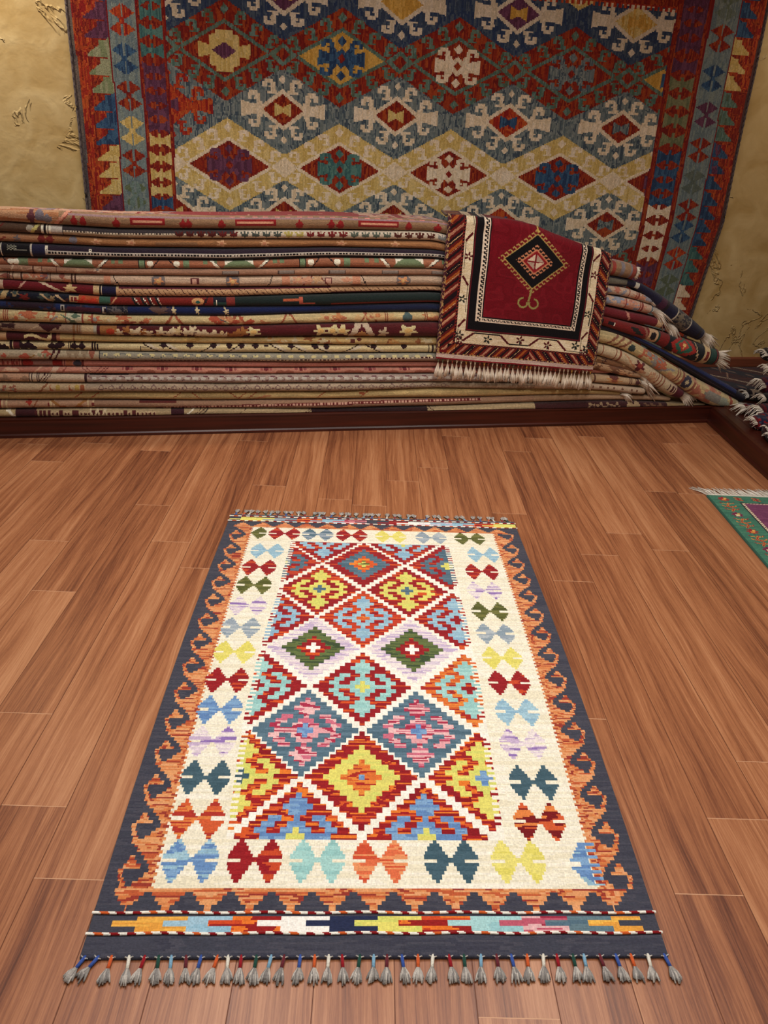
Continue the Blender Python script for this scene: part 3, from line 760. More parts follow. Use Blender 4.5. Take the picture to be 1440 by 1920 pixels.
def strip_canvas(k):
    """pattern seen on the fold: columns = photo columns from -120, 2 px each; rows 0 bottom .. 1 top"""
    X0, X1 = -300, 1420
    nx = (X1-X0)//2; ny = 18
    T = {0:(150,118,88),1:(176,156,128),2:(160,112,72),3:(26,22,36),4:(164,104,76),5:(160,120,96),6:(196,168,142),7:(110,28,36),
         8:(24,28,42),9:(26,32,58),10:(206,184,134),11:(82,24,28),12:(196,168,112),13:(206,188,142),14:(176,160,132),15:(184,120,106),
         16:(188,128,108),17:(168,148,136),18:(170,150,126),19:(192,168,116),20:(164,130,104),21:(170,148,112)}
    cv = Canvas(ny, nx, T[k], 100+k)
    X, Wd = np.meshgrid(X0+2*(np.arange(nx)+.5), (np.arange(ny)+.5)/ny)
    rg = np.random.RandomState(500+k)
    b = np.array(T[k], float)
    cv.streak(np.ones_like(X, bool), [tuple(np.clip(b*f, 0, 255)) for f in (.92, 1., 1.06, .97)], fl=30, ft=2.5)
    # brushes -------------------------------------------------------------
    def rect(x0, x1, w0, w1, c): cv.put((X >= x0) & (X < x1) & (Wd >= w0) & (Wd < w1), c)
    def slant(x, w, c, sl=18, w0=0, w1=1): cv.put((np.abs(X-x+sl*(Wd-.5)) < w/2) & (Wd >= w0) & (Wd < w1), c)
    def ell(x, w, rx, rw, c): cv.put(((X-x)/rx)**2+((Wd-w)/rw)**2 < 1, c)
    def flower(x, w, r, c1, c2=None):
        a = np.arctan2((Wd-w)*r*3.2, X-x); rr = np.hypot(X-x, (Wd-w)*r*2.2)
        cv.put(rr < r*(.78+.28*np.cos(5*a+x)), c1)
        if c2 is not None: cv.put(rr < r*.4, c2)
    def rep(x0, x1, p, w0, w1, c, duty=.5, ph=0): cv.put((X >= x0) & (X < x1) & (((X-x0)/p+ph) % 1 < duty) & (Wd >= w0) & (Wd < w1), c)
    def zig(x0, x1, p, w0, w1, c, th=.10):
        ph = np.abs(((X-x0)/p) % 1*2-1); y = w0+(w1-w0)*np.clip(ph*1.8-.4, 0, 1); cv.put((X >= x0) & (X < x1) & (np.abs(Wd-y) < th), c)
    def dia(x, w, rx, rw, c, hollow=None):
        d = np.abs(X-x)/rx+np.abs(Wd-w)/rw; m = d < 1
        if hollow: m &= d > hollow
        cv.put(m, c)
    def vine(x0, x1, cols, n, r0=6, r1=14):
        for _ in range(n):
            x = rg.uniform(x0, x1); c = cols[rg.randint(len(cols))]
            t = rg.rand()
            if t < .5: flower(x, rg.uniform(.1, .9), rg.uniform(r0, r1), c, cols[rg.randint(len(cols))] if rg.rand() < .5 else None)
            elif t < .8: slant(x, rg.uniform(3, 7), c, rg.uniform(-40, 40), rg.uniform(0, .3), rg.uniform(.6, 1))
            else: dia(x, rg.uniform(.2, .8), rg.uniform(6, 14), rg.uniform(.25, .5), c)
    def bars(spec):
        for x0, x1, c in spec: rect(x0, x1, 0, 1, c)
    R = (140,30,34); P = (216,150,124); G = (130,122,104); DK = (34,24,28)
    if k == 0:
        rect(-300, 110, 0, 1, (178,128,92)); cv.streak(X < 110, [(184,140,104), (168,112,74), (190,150,116)], fl=30, ft=2)
        for x, c in ((-150,R),(-80,P),(-30,(120,110,112))): flower(x, .5, 12, c)
        rect(54, 62, 0, 1, (206,160,132)); dia(58, .5, 8, .8, (96,50,56)); ell(74, .6, 9, .4, (112,104,112)); ell(88, .4, 8, .3, (120,112,116))
        slant(114, 8, P, -26); slant(120, 2, R, -26)
        rect(128, 900, .80, .87, (156,126,128))
        for x in (138, 155, 218, 342, 352, 415, 560, 620, 637, 765, 820): dia(x, .36, 8, .42, R); ell(x, .28, 7, .26, (150,36,36))
        for x0 in (245, 440, 670): rect(x0, x0+64 if x0 < 400 else x0+76, .28, .70, R); rect(x0+4, x0+72 if x0 > 400 else x0+60, .38, .60, (206,140,110)); rect(x0+8, x0+68 if x0 > 400 else x0+56, .44, .54, (220,160,128))
        rep(430, 900, 21, .88, .97, (226,140,128), .45)
        for x0 in (1145, 1160, 1178): rect(x0, x0+6, 0, 1, [(128,120,124), (150,60,50), (150,60,50)][(x0//7) % 3])
        rect(1182, 1300, 0, 1, (150,70,58)); rect(1190, 1300, 0, 1, (120,130,130))
    if k == 1:
        rect(-300, 95, 0, 1, (92,70,54)); vine(-280, 50, [(176,156,120), (110,40,36), (120,120,110)], 24, 5, 9)
        bars([(77,80,'cream'),(80,86,DK),(86,88,'cream'),(88,91,DK),(91,94,'cream'),(94,116,(196,188,176)),(116,119,DK)])
        ell(56, .5, 8, .4, (176,168,150)); slant(64, 7, (206,196,120), -14)
        rect(119, 500, .55, 1, (60,52,54)); rect(119, 500, .42, .60, (44,34,36)); rep(119, 600, 5.5, .45, .56, (214,200,176), .6)
        cv.put((X > 240) & (Wd > .45+.0) & (Wd < .55) & (X > 420), T[1])
        rect(440, 900, 0, 1, (206,192,170)); rect(240, 440, 0, .42, (188,168,140))
        cs = [(84,30,26), (84,30,26), (100,32,30), (70,78,72), (70,78,72), (176,160,84), (116,34,34), (116,34,34), (86,96,84), (86,96,84), (84,38,30), (84,38,30), (130,130,126)]
        for i in range(26):
            x = 335+20.5*i; c = cs[(i//2) % len(cs)]
            ell(x, .42, 7, .22, c); slant(x-4, 4, c, 8, .4, .85); slant(x+4, 4, c, -8, .4, .85); slant(x, 3, c, 0, .1, .9)
    if k == 2:
        rect(-300, 70, .0, 1, (176,128,92)); vine(-280, 60, [(140,60,46), (196,150,120), (120,110,110)], 18, 5, 9)
        for x in (76, 92): dia(x, .5, 8, .8, (124,44,38))
        ell(136, .55, 8, .45, (122,116,122)); 
        for x in (180, 245, 415, 495, 640, 740): flower(x, .5, 9, (206,160,120), (190,130,96))
        rect(290, 370, .1, .55, (140,104,72)); rect(1000, 1300, 0, 1, (150,90,66))
    if k == 3:
        bars([(2,4,'cream'),(54,55,'cream'),(57,60,(196,188,170))]); rect(6, 54, 0, 1, (20,18,22))
        for i in range(6):
            for j in range(5):
                if (i+j) % 2 == 0: rect(14+3*i, 17+3*i, .5+.08*j, .58+.08*j, (150,150,130))
        rect(28, 50, .72, .78, (140,140,124)); rect(28, 50, .52, .56, (120,120,110))
        rect(60, 85, 0, 1, (34,34,62)); rect(85, 90, .25, .95, 'cream'); ell(87.5, .55, 2, .1, DK)
        rect(90, 900, .55, .95, (42,30,44)); 
        rect(85, 900, .27, .56, (206,198,184)); rep(90, 900, 6.2, .34, .50, (18,14,18), .55)
        rect(166, 172, .58, .82, 'cream'); rect(168, 170, .64, .76, DK)
        # far end: navy with decorative bars
        rect(1000, 1440, 0, 1, (30,28,52)); 
        for i in range(14): dia(1122+4*i+0, .55, 3, .45, (110,104,90))
        rect(1192, 1198, .1, .9, (200,196,180)); rect(1236, 1244, 0, 1, (66,30,50)); rect(1244, 1249, 0, 1, (196,186,160)); rep(1244, 1249, 3, 0, 1, DK, .4)
        rect(1262, 1264, 0, 1, (190,180,160))
        m = (X > 1264) & (X < 1286); cv.streak(m, [(104,96,84), (58,54,58), (120,108,90), (40,38,46)], fl=3, ft=2)
        rect(1286, 1288, 0, 1, (190,180,160)); rect(1306, 1311, 0, 1, (200,190,170)); rep(1306, 1311, 3, 0, 1, DK, .4); rect(1314, 1330, 0, 1, (150,138,128))
    if k == 4:
        GR = (116,132,96)
        def half(x):
            slant(x-58, 7, 'cream', 14); slant(x-54, 1.5, DK, 14)
            rect(x-40, x+12, 0, 1, 'cream'); cv.put((np.abs(X-(x-14)) < 8+24*np.sqrt(np.clip(1-Wd, 0, 1))) , GR); slant(x+30, 7, 'cream', -18); slant(x+34, 1.5, DK, -18)
            rect(x+48, x+56, .55, 1, GR); rect(x+62, x+70, .55, 1, GR); rect(x+98, x+112, 0, 1, DK); rect(x+100, x+110, 0, 1, (120,140,104))
            for d in (120, 170): ell(x+d, .6, 7, .3, 'cream'); rect(x+d-4, x+d+5, .05, .3, (206,186,160))
            cv.put((np.abs(np.abs(X-(x+146))-10-14*(1-Wd)) < 1.4), DK); rect(x+182, x+194, 0, 1, (120,140,104)); rect(x+220, x+228, .55, 1, GR); rect(x+238, x+246, .55, 1, GR)
        for x in (-400, -150, 160, 462, 780): half(x)
        ell(30, .6, 6, .35, 'cream'); rect(39, 52, 0, 1, (120,132,96))
        rect(1000, 1400, 0, 1, (206,176,152)); vine(1100, 1240, [(196,136,106), (150,150,160), (190,120,100)], 14, 5, 10)
        for x in (1178, 1192, 1196): rect(x, x+2, 0, 1, (150,80,66))
    if k == 5:
        vine(-280, 250, [(186,150,122), (140,90,74), (120,110,104), (196,166,140)], 26, 6, 14)
        for x in (61, 77, 104): rect(x, x+1.5, 0, 1, (96,56,44))
        for x in (417, 520, 617, 714, 808): rect(x, x+32, .15, .8, (84,66,60)); rect(x+2, x+30, .22, .72, (136,122,112))
    if k == 6:
        vine(-280, 130, [(196,130,100), (124,112,118), (206,180,150), (150,90,76)], 34, 6, 12)
        for x in (12, 16, 22, 38, 92, 132, 138, 140): rect(x, x+1.2, 0, 1, (84,56,48))
        for x in (296, 436, 755): ell(x, .5, 13, .7, (120,110,108)); flower(x, .5, 10, (212,150,104), (220,180,120))
        for x, s in ((195, 1), (528, -1), (660, 1)): rect(x, x+14, 0, 1, (200,140,110)); slant(x+22*s, 2, DK, 10*s); rect(x-4, x+18, .08, .14, (96,60,50))
        for x in (364, 570, 615): rect(x-7, x+8, .2, .85, (100,50,50)); rect(x-4, x+5, .3, .72, (206,160,140))
        cv.put((np.abs(np.abs(X-592)-6-20*(1-Wd)) < 1.4), (120,50,44)); vine(540, 650, [(206,150,120), (200,160,120)], 6)
        rect(1000, 1400, 0, 1, (212,180,156)); vine(1100, 1230, [(150,156,172), (206,150,126), (196,130,110)], 12, 8, 14)
        for x in (1172, 1198, 1202): rect(x, x+2, 0, 1, (140,60,54)); 
        rect(1222, 1400, 0, 1, (130,150,170))
    if k == 7:
        rect(-300, 7, 0, 1, (206,176,150)); vine(-280, -10, [R, (96,26,34)], 12, 8, 16)
        slant(38, 5, (206,160,140), -16, .2, 1); slant(98, 12, (214,192,160), 46, 0, 1); flower(130, .55, 13, (214,184,130)); 
        bars([(175,186,(206,178,132)),(186,188,DK),(188,191,(210,196,170)),(191,218,(30,28,60)),(218,222,(206,178,132))])
        rect(222, 900, .0, 1, (96,28,44)); rect(218, 620, .08, .85, (196,156,116)); rect(620, 830, .30, 1, (190,150,112))
        m = (X > 222) & (X < 830) & (((X+14*Wd)/9.2) % 1 < .16) & (Wd > .08) & (Wd < .85); cv.put(m, (70,34,34))
        rect(1000, 1240, 0, 1, (116,34,42)); slant(1178, 4, (200,140,120), 8); rect(1233, 1243, 0, 1, (214,180,140)); rect(1243, 1245, 0, 1, DK); rect(1245, 1300, 0, 1, (92,24,36))
    if k == 8:
        vine(-280, 130, [(60,74,70), (120,40,36), (70,40,40), (150,130,96)], 30, 6, 13)
        slant(6, 10, (196,170,120), -10)
        for x in (112, 84): slant(x, 6, (200,170,130), 22, .1, .9)
        rect(129, 146, .1, .9, (196,166,124)); rect(132, 143, .2, .8, (120,40,40)); ell(137, .5, 2, .3, (220,190,150))
        rect(146, 400, 0, 1, (122,36,30)); rect(146, 200, 0, 1, (176,84,48)); vine(146, 190, [(206,130,80), (190,60,40)], 6)
        rect(186, 206, 0, 1, (60,96,80)); slant(212, 4, (206,150,110), -14)
        for x in (252, 268, 280, 294): slant(x, 5, (28,34,34), 8); slant(x+4, 1.2, 'cream', 8)
        ell(370, .55, 12, .4, (206,150,100)); ell(370, .5, 4, .2, (40,90,80)); slant(384, 3, DK, -8)
        rect(400, 424, .1, .5, (44,74,66)); rect(404, 406, .1, .8, 'cream'); rect(424, 440, 0, 1, (130,50,44)); rect(440, 900, 0, 1, (28,40,38)); rect(530, 560, .5, .7, (176,90,60)); rect(560, 566, .15, .9, (180,90,70)); rect(566, 590, .15, .32, (180,90,70)); 
        rect(620, 900, 0, .2, (120,46,34))
        rect(1000, 1250, 0, 1, (124,34,32)); rect(1250, 1440, 0, 1, (28,32,36))
        for x, c in ((1140, 'cream'), (1138, DK)): rect(x, x+12, .35, .65, c)
        rect(1120, 1130, .3, .8, (34,26,28)); slant(1192, 14, (34,36,34), 30, .3, .8); slant(1210, 5, (150,100,80), 10)
        rect(1215, 1230, 0, 1, (206,170,130)); ell(1222, .5, 4, .35, DK); rect(1230, 1234, 0, 1, (34,60,52))
        dia(1275, .55, 24, .85, (170,50,44)); dia(1275, .55, 16, .55, (52,110,90)); dia(1275, .62, 9, .34, (190,70,60)); dia(1275, .62, 4, .16, (230,190,120))
        slant(1300, 2.5, (206,176,136), 12); rect(1312, 1314, 0, 1, (200,176,130)); rect(1314, 1322, 0, 1, (214,186,140)); ell(1318, .5, 3, .25, (130,50,44)); rect(1322, 1325, 0, 1, DK); rect(1325, 1334, 0, 1, (40,74,66)); rect(1336, 1339, 0, 1, (150,50,44)); rect(1339, 1400, 0, 1, DK)
    if k == 9:
        rect(-300, 100, 0, 1, (44,28,40)); rect(0, 10, 0, 1, (34,44,84)); vine(-280, 250, [(70,50,60), (34,46,84), (90,60,70)], 26)
        rect(102, 112, 0, 1, (30,42,86)); 
        for x in (113, 192): rect(x, x+7, .1, .9, (176,170,160)); ell(x+3.5, .5, 2.2, .28, DK)
        rect(124, 190, .2, .8, (70,30,44)); rect(200, 240, 0, 1, (46,46,54)); vine(200, 240, [(96,90,90), (30,30,44)], 14, 2, 4)
        rect(240, 600, 0, 1, (24,34,76)); vine(280, 330, [(100,76,70), (60,50,66)], 8)
        for x in (325, 369, 424): flower(x, .55, 5, (206,190,150)); slant(x, 2, (206,190,150), 6)
        rect(1090, 1440, 0, 1, (28,24,38)); cv.put((X > 1190) & (Wd > .62) & (X < 1378), (28,40,92)); rect(1100, 1380, .30, .36, (70,56,60))
    if k == 10:
        vine(-280, 300, [(190,110,76), (150,150,140), (206,196,160), (150,80,60), (206,170,120)], 44, 7, 15)
        for x in (6, 10, 14, 122, 152, 154, 170, 172): rect(x, x+2, 0, 1, (150,76,60))
        rect(124, 152, 0, 1, (200,196,164)); vine(126, 150, [(90,110,90)], 4, 4, 7)
        for x in (325, 420, 445, 690, 540): cv.put((np.abs(np.abs(X-x)-4-12*(1-Wd)) < 2.5), (156,84,58))
        vine(400, 500, [(170,80,56), (60,84,88), (190,130,90)], 12, 8, 14); vine(600, 900, [(196,130,84), (206,170,120), (180,110,80)], 22, 8, 16); ell(762, .5, 10, .5, (80,100,100))
        for x in (720, 724, 795, 799): rect(x, x+1.5, 0, 1, (150,80,56))
        for p in ((1146, .8), (1158, .55), (1170, .4)): slant(p[0], 5, (140,90,66), 16*(1 if p[0] % 2 else -1))
        ell(1182, .45, 6, .3, (54,66,64)); vine(1195, 1262, [(190,110,80), (150,146,140), (206,160,120)], 10, 7, 12)
        for x in (1262, 1266, 1272, 1292): rect(x, x+1.5, 0, 1, (150,90,70))
        ell(1281, .5, 8, .42, (60,56,74)); ell(1281, .5, 3, .16, (206,190,150)); vine(1298, 1330, [(206,150,120), (190,120,96)], 6)
        ell(1330, .5, 16, .3, (150,146,136)); 
        for a in range(5): ell(1350+5*math.cos(a*1.257), .45+.2*math.sin(a*1.257), 4.2, .14, (170,176,156))
        slant(1364, 6, (176,90,66), 6); rect(1374, 1440, 0, 1, (214,200,160)); rect(1378, 1440, 0, 1, (40,36,44))
    if k == 11:
        rect(-300, 170, 0, 1, (150,124,100)); vine(-280, 70, [(90,60,50), (170,140,110), (176,150,120)], 20)
        for i in range(3): rect(8+6*i-3, 14+6*i, .5+.15*(i % 2), .9, (52,26,26))
        dia(90, .9, 18, .8, (60,22,26)); dia(108, .9, 6, .5, (60,22,26)); 
        for x in (136, 139, 145, 149): rect(x, x+1.5, 0, 1, (130,90,56))
        rect(152, 176, 0, 1, (186,160,120)); rect(176, 182, 0, 1, (166,160,140)); rect(188, 220, 0, 1, (150,100,56)); ell(207, .45, 8, .35, (170,60,36))
        for i in range(22):
            x = 226+11*i+rg.uniform(-3, 3); flower(x, rg.uniform(.1, .7), rg.uniform(7, 14), [(196,170,124), (176,130,76), (206,186,150), (150,96,50)][rg.randint(4)], None)
        for x in (474, 600, 622, 640, 762): flower(x, .5, 14 if x != 762 else 18, (206,190,140), (214,176,110))
        cv.put((np.abs(np.abs(X-676)-6-14*(1-Wd)) < 6), (196,176,150)); dia(676, .1, 16, .4, (176,130,80)); flower(716, .3, 10, (190,170,140))
    if k == 12:
        rect(-300, 12, 0, 1, (190,150,110)); rect(12, 104, 0, 1, (76,26,30)); cv.put((X > 44) & (X < 92) & (np.abs(Wd-.5-.25*np.sin((X-44)/9)) < .18), (214,192,140))
        slant(92, 7, (214,192,140), -8); bars([(96,104,(70,24,28)),(104,112,(176,120,90)),(136,139,(150,110,70))]); rect(-280, -60, 0, 1, (76,26,30)); vine(-280, -60, [(214,192,140)], 8)
        vine(340, 380, [(206,176,110), (176,140,80)], 4); vine(500, 900, [(196,150,92), (206,190,150), (150,96,60), (206,176,120)], 34, 7, 13)
        ell(660, .5, 4, .3, (100,50,40)); ell(672, .7, 5, .2, (100,50,40))
        rect(1000, 1400, 0, 1, (206,186,152)); 
        for x in (1127, 1150, 1158, 1228, 1233, 1238): rect(x, x+1.5, 0, 1, (150,90,66))
        vine(1165, 1225, [(206,170,130), (190,140,106)], 5, 5, 9); flower(1195, .55, 9, (96,34,36), (150,60,50))
        rect(1254, 1262, 0, 1, (206,176,150)); rep(1250, 1264, 5, .2, .8, (80,26,32), .5); rect(1264, 1400, 0, 1, (92,26,40))
    if k == 13:
        D = (44,22,28)
        for x in (0, 8, 36, 44, 52, 60, 96, 104, 112, 138, 152): dia(x, rg.uniform(.2, .8), 9, .5, D)
        for x in (18, 21, 127, 131, 170, 173, 176): rect(x, x+1.6, 0, 1, D)
        rep(-300, 0, 17, .2, .7, D, .4); rect(24, 36, 0, 1, (100,40,44)); rect(180, 184, .1, .9, D)
        rect(262, 265, 0, .7, D); rect(262, 280, .55, .65, D)
        for x, s in ((282, 1), (318, 1), (388, -1), (438, -1), (520, 1), (560, 1), (600, 1), (655, -1), (700, 1)): slant(x, 4, D, 30*s); slant(x+8, 9, (206,192,166), 30*s)
        for x in (305, 355, 400, 452, 478, 545, 590, 612, 700, 756, 430): dia(x, .85, 7, .4, D)
        for x in (455, 498, 756): rect(x-4, x+4, .75, .95, D)
        rect(802, 804, 0, 1, D); rect(810, 812, 0, 1, D)
        rect(1000, 1400, 0, 1, (110,78,58)); vine(1090, 1210, [(176,140,100), (60,28,26), (130,90,60)], 18)
    if k == 14:
        vine(-280, 90, [(150,110,40), (206,190,160), (176,90,70), (150,150,120)], 24, 7, 13); rect(-300, 90, .0, .12, (176,146,116))
        for x in (96, 106): slant(x, 4, (70,24,26), -10)
        for x in (130, 142, 158, 172): dia(x, .9, 7, .7, (150,130,104) if x % 4 else (150,90,70))
        rect(186, 188, 0, 1, DK); rect(188, 900, 0, 1, (150,144,126))
        for i in range(34): ell(198+21.6*i, .74, 5, .17, (206,192,140)); 
        zig(188, 480, 42, .35, .85, (96,100,96), .035)
        rep(250, 830, 7.3, .32, .44, (74,28,28), .5) if False else cv.put((X > 270) & (X < 830) & (((X/7.3) % 1) < .5) & (np.abs(Wd-np.interp(X, [270, 420, 830], [.06, .12, .62])) < .07), (66,26,28))
        cv.put((X > 480) & (((X/7.3) % 1) >= .5) & (np.abs(Wd-np.interp(X, [270, 420, 830], [.06, .12, .62])) < .07), (214,190,160))
        cv.put((X > 600) & (Wd < np.interp(X, [420, 830], [.04, .52])), (150,122,104))
        rect(1000, 1400, 0, 1, (176,140,106)); vine(1100, 1210, [(120,80,56), (196,150,110)], 16, 4, 8)
    if k == 15:
        for x in (3, 21, 25, 34, 38, 41, 115, 119, 122, 152, 155): rect(x, x+1.4, 0, 1, (110,50,44))
        rect(42, 54, 0, 1, (150,44,40)); rect(54, 96, 0, 1, (150,110,100)); rect(96, 114, 0, 1, (140,36,34)); rect(122, 134, 0, 1, (176,110,80)); dia(144, .5, 9, .9, (66,60,72))
        rep(4, 34, 8, .3, .8, (140,60,54), .5); dia(54, .5, 7, .8, (150,44,40))
    if k == 16:
        slant(8, 8, (214,170,140), -16); ell(24, .5, 12, .4, (220,180,150)); slant(68, 5, (214,170,140), -14); slant(100, 12, (214,180,156), -8); slant(118, 3, (150,80,66), -10)
        rect(150, 170, 0, 1, (190,140,120)); 
        for x in (160, 168, 182, 190, 196): slant(x, 2, (124,60,56), 14 if x < 180 else -14)
        for i in range(11):
            x = 272+65*i; ell(x-6, .2, 11, .5, (150,90,72)); ell(x+8, .2, 11, .5, (150,90,72)); ell(x-34, .85, 4, .3, (110,40,44)); ell(x-42, .85, 3, .2, (150,80,76)); ell(x-26, .85, 3, .2, (150,80,76))
    if k == 17:
        rect(-300, 158, 0, 1, (196,176,150)); rect(-300, 54, 0, 1, (190,150,120)); vine(-280, 50, [(190,110,90), (206,180,150), (150,120,96)], 16)
        for x in (55, 58, 69, 72, 158, 161): rect(x, x+1.3, 0, 1, (56,30,36))
        for x in (77, 83, 88): slant(x, 2, (66,30,36), -14)
        zig(164, 900, 31.5, .3, .82, (112,72,76), .055)
        for i in range(48): ell(176+15.75*i, .58, 5, .2, (200,192,180))
        rect(168, 240, .92, 1, DK); rect(1000, 1400, 0, 1, (190,160,124)); 
        for x in (1112, 1115, 1178, 1182, 1190, 1200): rect(x, x+1.4, 0, 1, (100,64,50))
        flower(1150, .5, 16, (190,140,90), (150,84,60)); ell(1150, .9, 9, .3, (110,60,50)); dia(1195, .5, 5, .5, (80,40,40))
    if k == 18:
        rect(-300, 160, 0, 1, (184,160,126)); vine(-280, 50, [(150,90,70), (140,130,110), (206,170,140)], 16, 4, 8); slant(80, 5, (140,90,60), -16)
        for x in (96, 132, 108, 144, 154): ell(x, .55, 5, .34, (150,84,52) if x != 108 and x != 144 else (176,150,80)); 
        for x in (96, 132): ell(x+2, .7, 3.4, .24, (190,166,130))
        for i in range(34): dia(190+19.4*i, .55, 6.5, .38, (120,94,88), .62); ell(199.5+19.4*i, .5, 1.3, .07, (120,80,76))
        cv.put((X > 640) & (((X/6) % 1) < .5) & (np.abs(Wd-np.interp(X, [640, 900], [.08, .3])) < .06), (110,66,60))
        rect(1000, 1400, 0, 1, (190,166,140)); 
        for x in (1110, 1124, 1138, 1150, 1165, 1182, 1192): dia(x, .6, 3.4, .22, (120,84,66))
    if k == 19:
        for x, s in ((143, -1), (175, -1), (328, -1), (368, 1), (440, 1), (452, -1), (470, -1), (600, -1), (680, -1)): slant(x, 3.4, (150,84,56), 22*s, .1 if s > 0 else .3, .95)
        rect(672, 682, .6, .85, (150,84,56)); rect(15, 16, 0, 1, (150,130,90)); slant(500, 14, (176,120,84), -60, .1, .6)
    if k == 20:
        rect(-300, 176, 0, 1, (178,140,112)); rect(-300, 3, 0, 1, (140,60,50))
        for x in (3, 11, 92, 99, 163, 172): rect(x, x+4, 0, 1, (206,180,140))
        for x in (88, 171): rep(x, x+5, 5, .2, .8, (120,50,46), .9)
        dia(54, .85, 6, .5, (160,56,44)); slant(64, 3, (140,80,50), -10)
        for x in (106, 148): slant(x, 8, (160,110,60), 20 if x < 120 else -20)
        rect(108, 122, .05, .35, (150,84,40)); rect(140, 154, .05, .35, (150,84,40)); rect(176, 900, 0, 1, (150,116,92)); rect(260, 330, .78, 1, (90,34,30)); rect(262, 332, .70, .78, (206,150,126))
        yc = np.interp(X, [290, 420, 560, 830], [.05, .30, .55, .80])
        cv.put((X > 290) & (X < 900) & (np.abs(Wd-yc) < .17), (104,42,40)); cv.put((X > 300) & (X < 900) & (np.abs(Wd-yc) < .11) & (((X/6.6) % 1) < .55), (206,160,140))
        rect(1000, 1400, 0, 1, (170,138,108))
    if k == 21:
        rect(-300, 28, 0, 1, (186,164,120)); slant(22, 8, 'cream', 14); rect(28, 68, 0, 1, (64,28,32))
        for i in range(30):
            x = 68+7.6*i; 
            if rg.rand() < .55: ell(x, .5, 4.5, .36, (190,166,130)); ell(x, .5, 2, .18, (84,36,36))
            else: rect(x-3, x+3, .1, .9, (84,36,36))
        for i in range(5): slant(172+7*i, 4, (206,186,150), 6*(-1)**i)
        rect(320, 344, 0, 1, (58,26,34)); 
        for x in (352, 366, 373, 450, 570, 575, 808, 815): slant(x, 4 if x < 366 else 1.6, 'cream' if x < 366 else (56,26,28), -20 if x < 700 else 20)
        rect(585, 800, .55, 1, (40,18,22)); slant(380, 3, DK, -20)
        rect(1000, 1250, 0, 1, (60,26,28)); 
        for x in (1108, 1124, 1140, 1155): flower(x, .5, 8, (150,124,96), (60,30,30))
        for x in (1180, 1192): ell(x, .5, 6, .5, (170,146,110))
        for x in (1210, 1222, 1236): flower(x, .5, 6, (110,80,60))
        rect(1250, 1440, 0, 1, (150,126,88)); rect(1090, 1250, 0, .08, (40,18,20))
    return X0, cv.grain(.06)

LABELS = [
 'topmost rug of the long folded stack, grey-brown with small red leaves',
 'cream folded rug with small red and green tulips, second from the stack top',
 'third rug from the top of the folded stack, plain copper-brown',
 'black and navy folded rug with a white braided stripe, its end drooping to the right',
 'folded rust rug with sage green arches and white corners, upper part of the stack',
 'thin folded dusty-brown rug with small grey rectangles, under the green-arched one',
 'pale beige folded rug with orange rosettes, seventh from the top of the stack',
 'maroon folded rug with a tan twisted rope stripe, in the upper half of the stack',
 'folded red rug turning dark green with a red hexagon near its right tasselled end',
 'royal blue and black folded rug whose thin end slides down to the right',
 'beige folded rug with rust flowers, long end drooping to the platform corner',
 'dark maroon folded rug with big cream blossoms, in the middle of the stack',
 'plain straw-coloured folded rug with a maroon tasselled end on the right',
 'straw folded rug with stepped dark brown line pattern, below the middle of the stack',
 'grey-beige folded rug with yellow dots and a checked dotted line',
 'plain dusty pink folded rug in the lower part of the stack',
 'thin salmon pink folded rug with brown half rounds in the lower part of the stack',
 'mauve-grey folded rug with a wavy line of pale dots',
 'taupe folded rug with a chain of small outlined diamonds',
 'yellow-beige folded rug with a few rust sprigs, third from the bottom of the stack',
 'brown folded rug with a pink chequered stripe, second from the bottom of the stack',
 'lowest rug of the folded stack, dark maroon with cream blocks, resting on the platform']
FRINGE = {0:(1,.020,'l'), 3:(1,.075,'d'), 4:(1,.02,'l'), 6:(1,.10,'d'), 7:(1,.07,'v'), 8:(1,.075,'l'), 10:(1,.05,'l'), 12:(1,.07,'d'), 14:(1,.05,'v'), 17:(1,.085,'d'), 19:(1,.05,'d')}
WHITE = [(240,230,212), (226,214,196), (248,240,226), (208,196,178)]
def fringe_mesh(base_pts, dirs, length, n, name, parent, spread=.25, droop=.5, r=.0016, cols=WHITE, rg=None):
    rg = rg or random
    mb = MB()
    for k in range(n):
        t = (k+.5)/n*(len(base_pts)-1); i = min(int(t), len(base_pts)-2); f = t-i
        b = base_pts[i]*(1-f)+base_pts[i+1]*f; d = dirs[i]*(1-f)+dirs[i+1]*f
        d = d/np.linalg.norm(d); L_ = length*rg.uniform(.75, 1.15)
        j = np.array([rg.uniform(-1, 1), rg.uniform(-1, 1), rg.uniform(-1, 1)])*spread
        p1 = b+(d+j*.4)*L_*.5; p2 = b+(d+j)*L_+np.array([0, 0, -droop*L_])
        p1[2] -= droop*L_*.18
        for p in (p1, p2):
            if p[2] < r*1.2: p[2] = r*1.2
        mb.tube([b-d*.004, p1, p2], [r, r*1.1, r*.7], cols[rg.randrange(len(cols))], 4)
    return mb.build(name, M_YARN, parent)

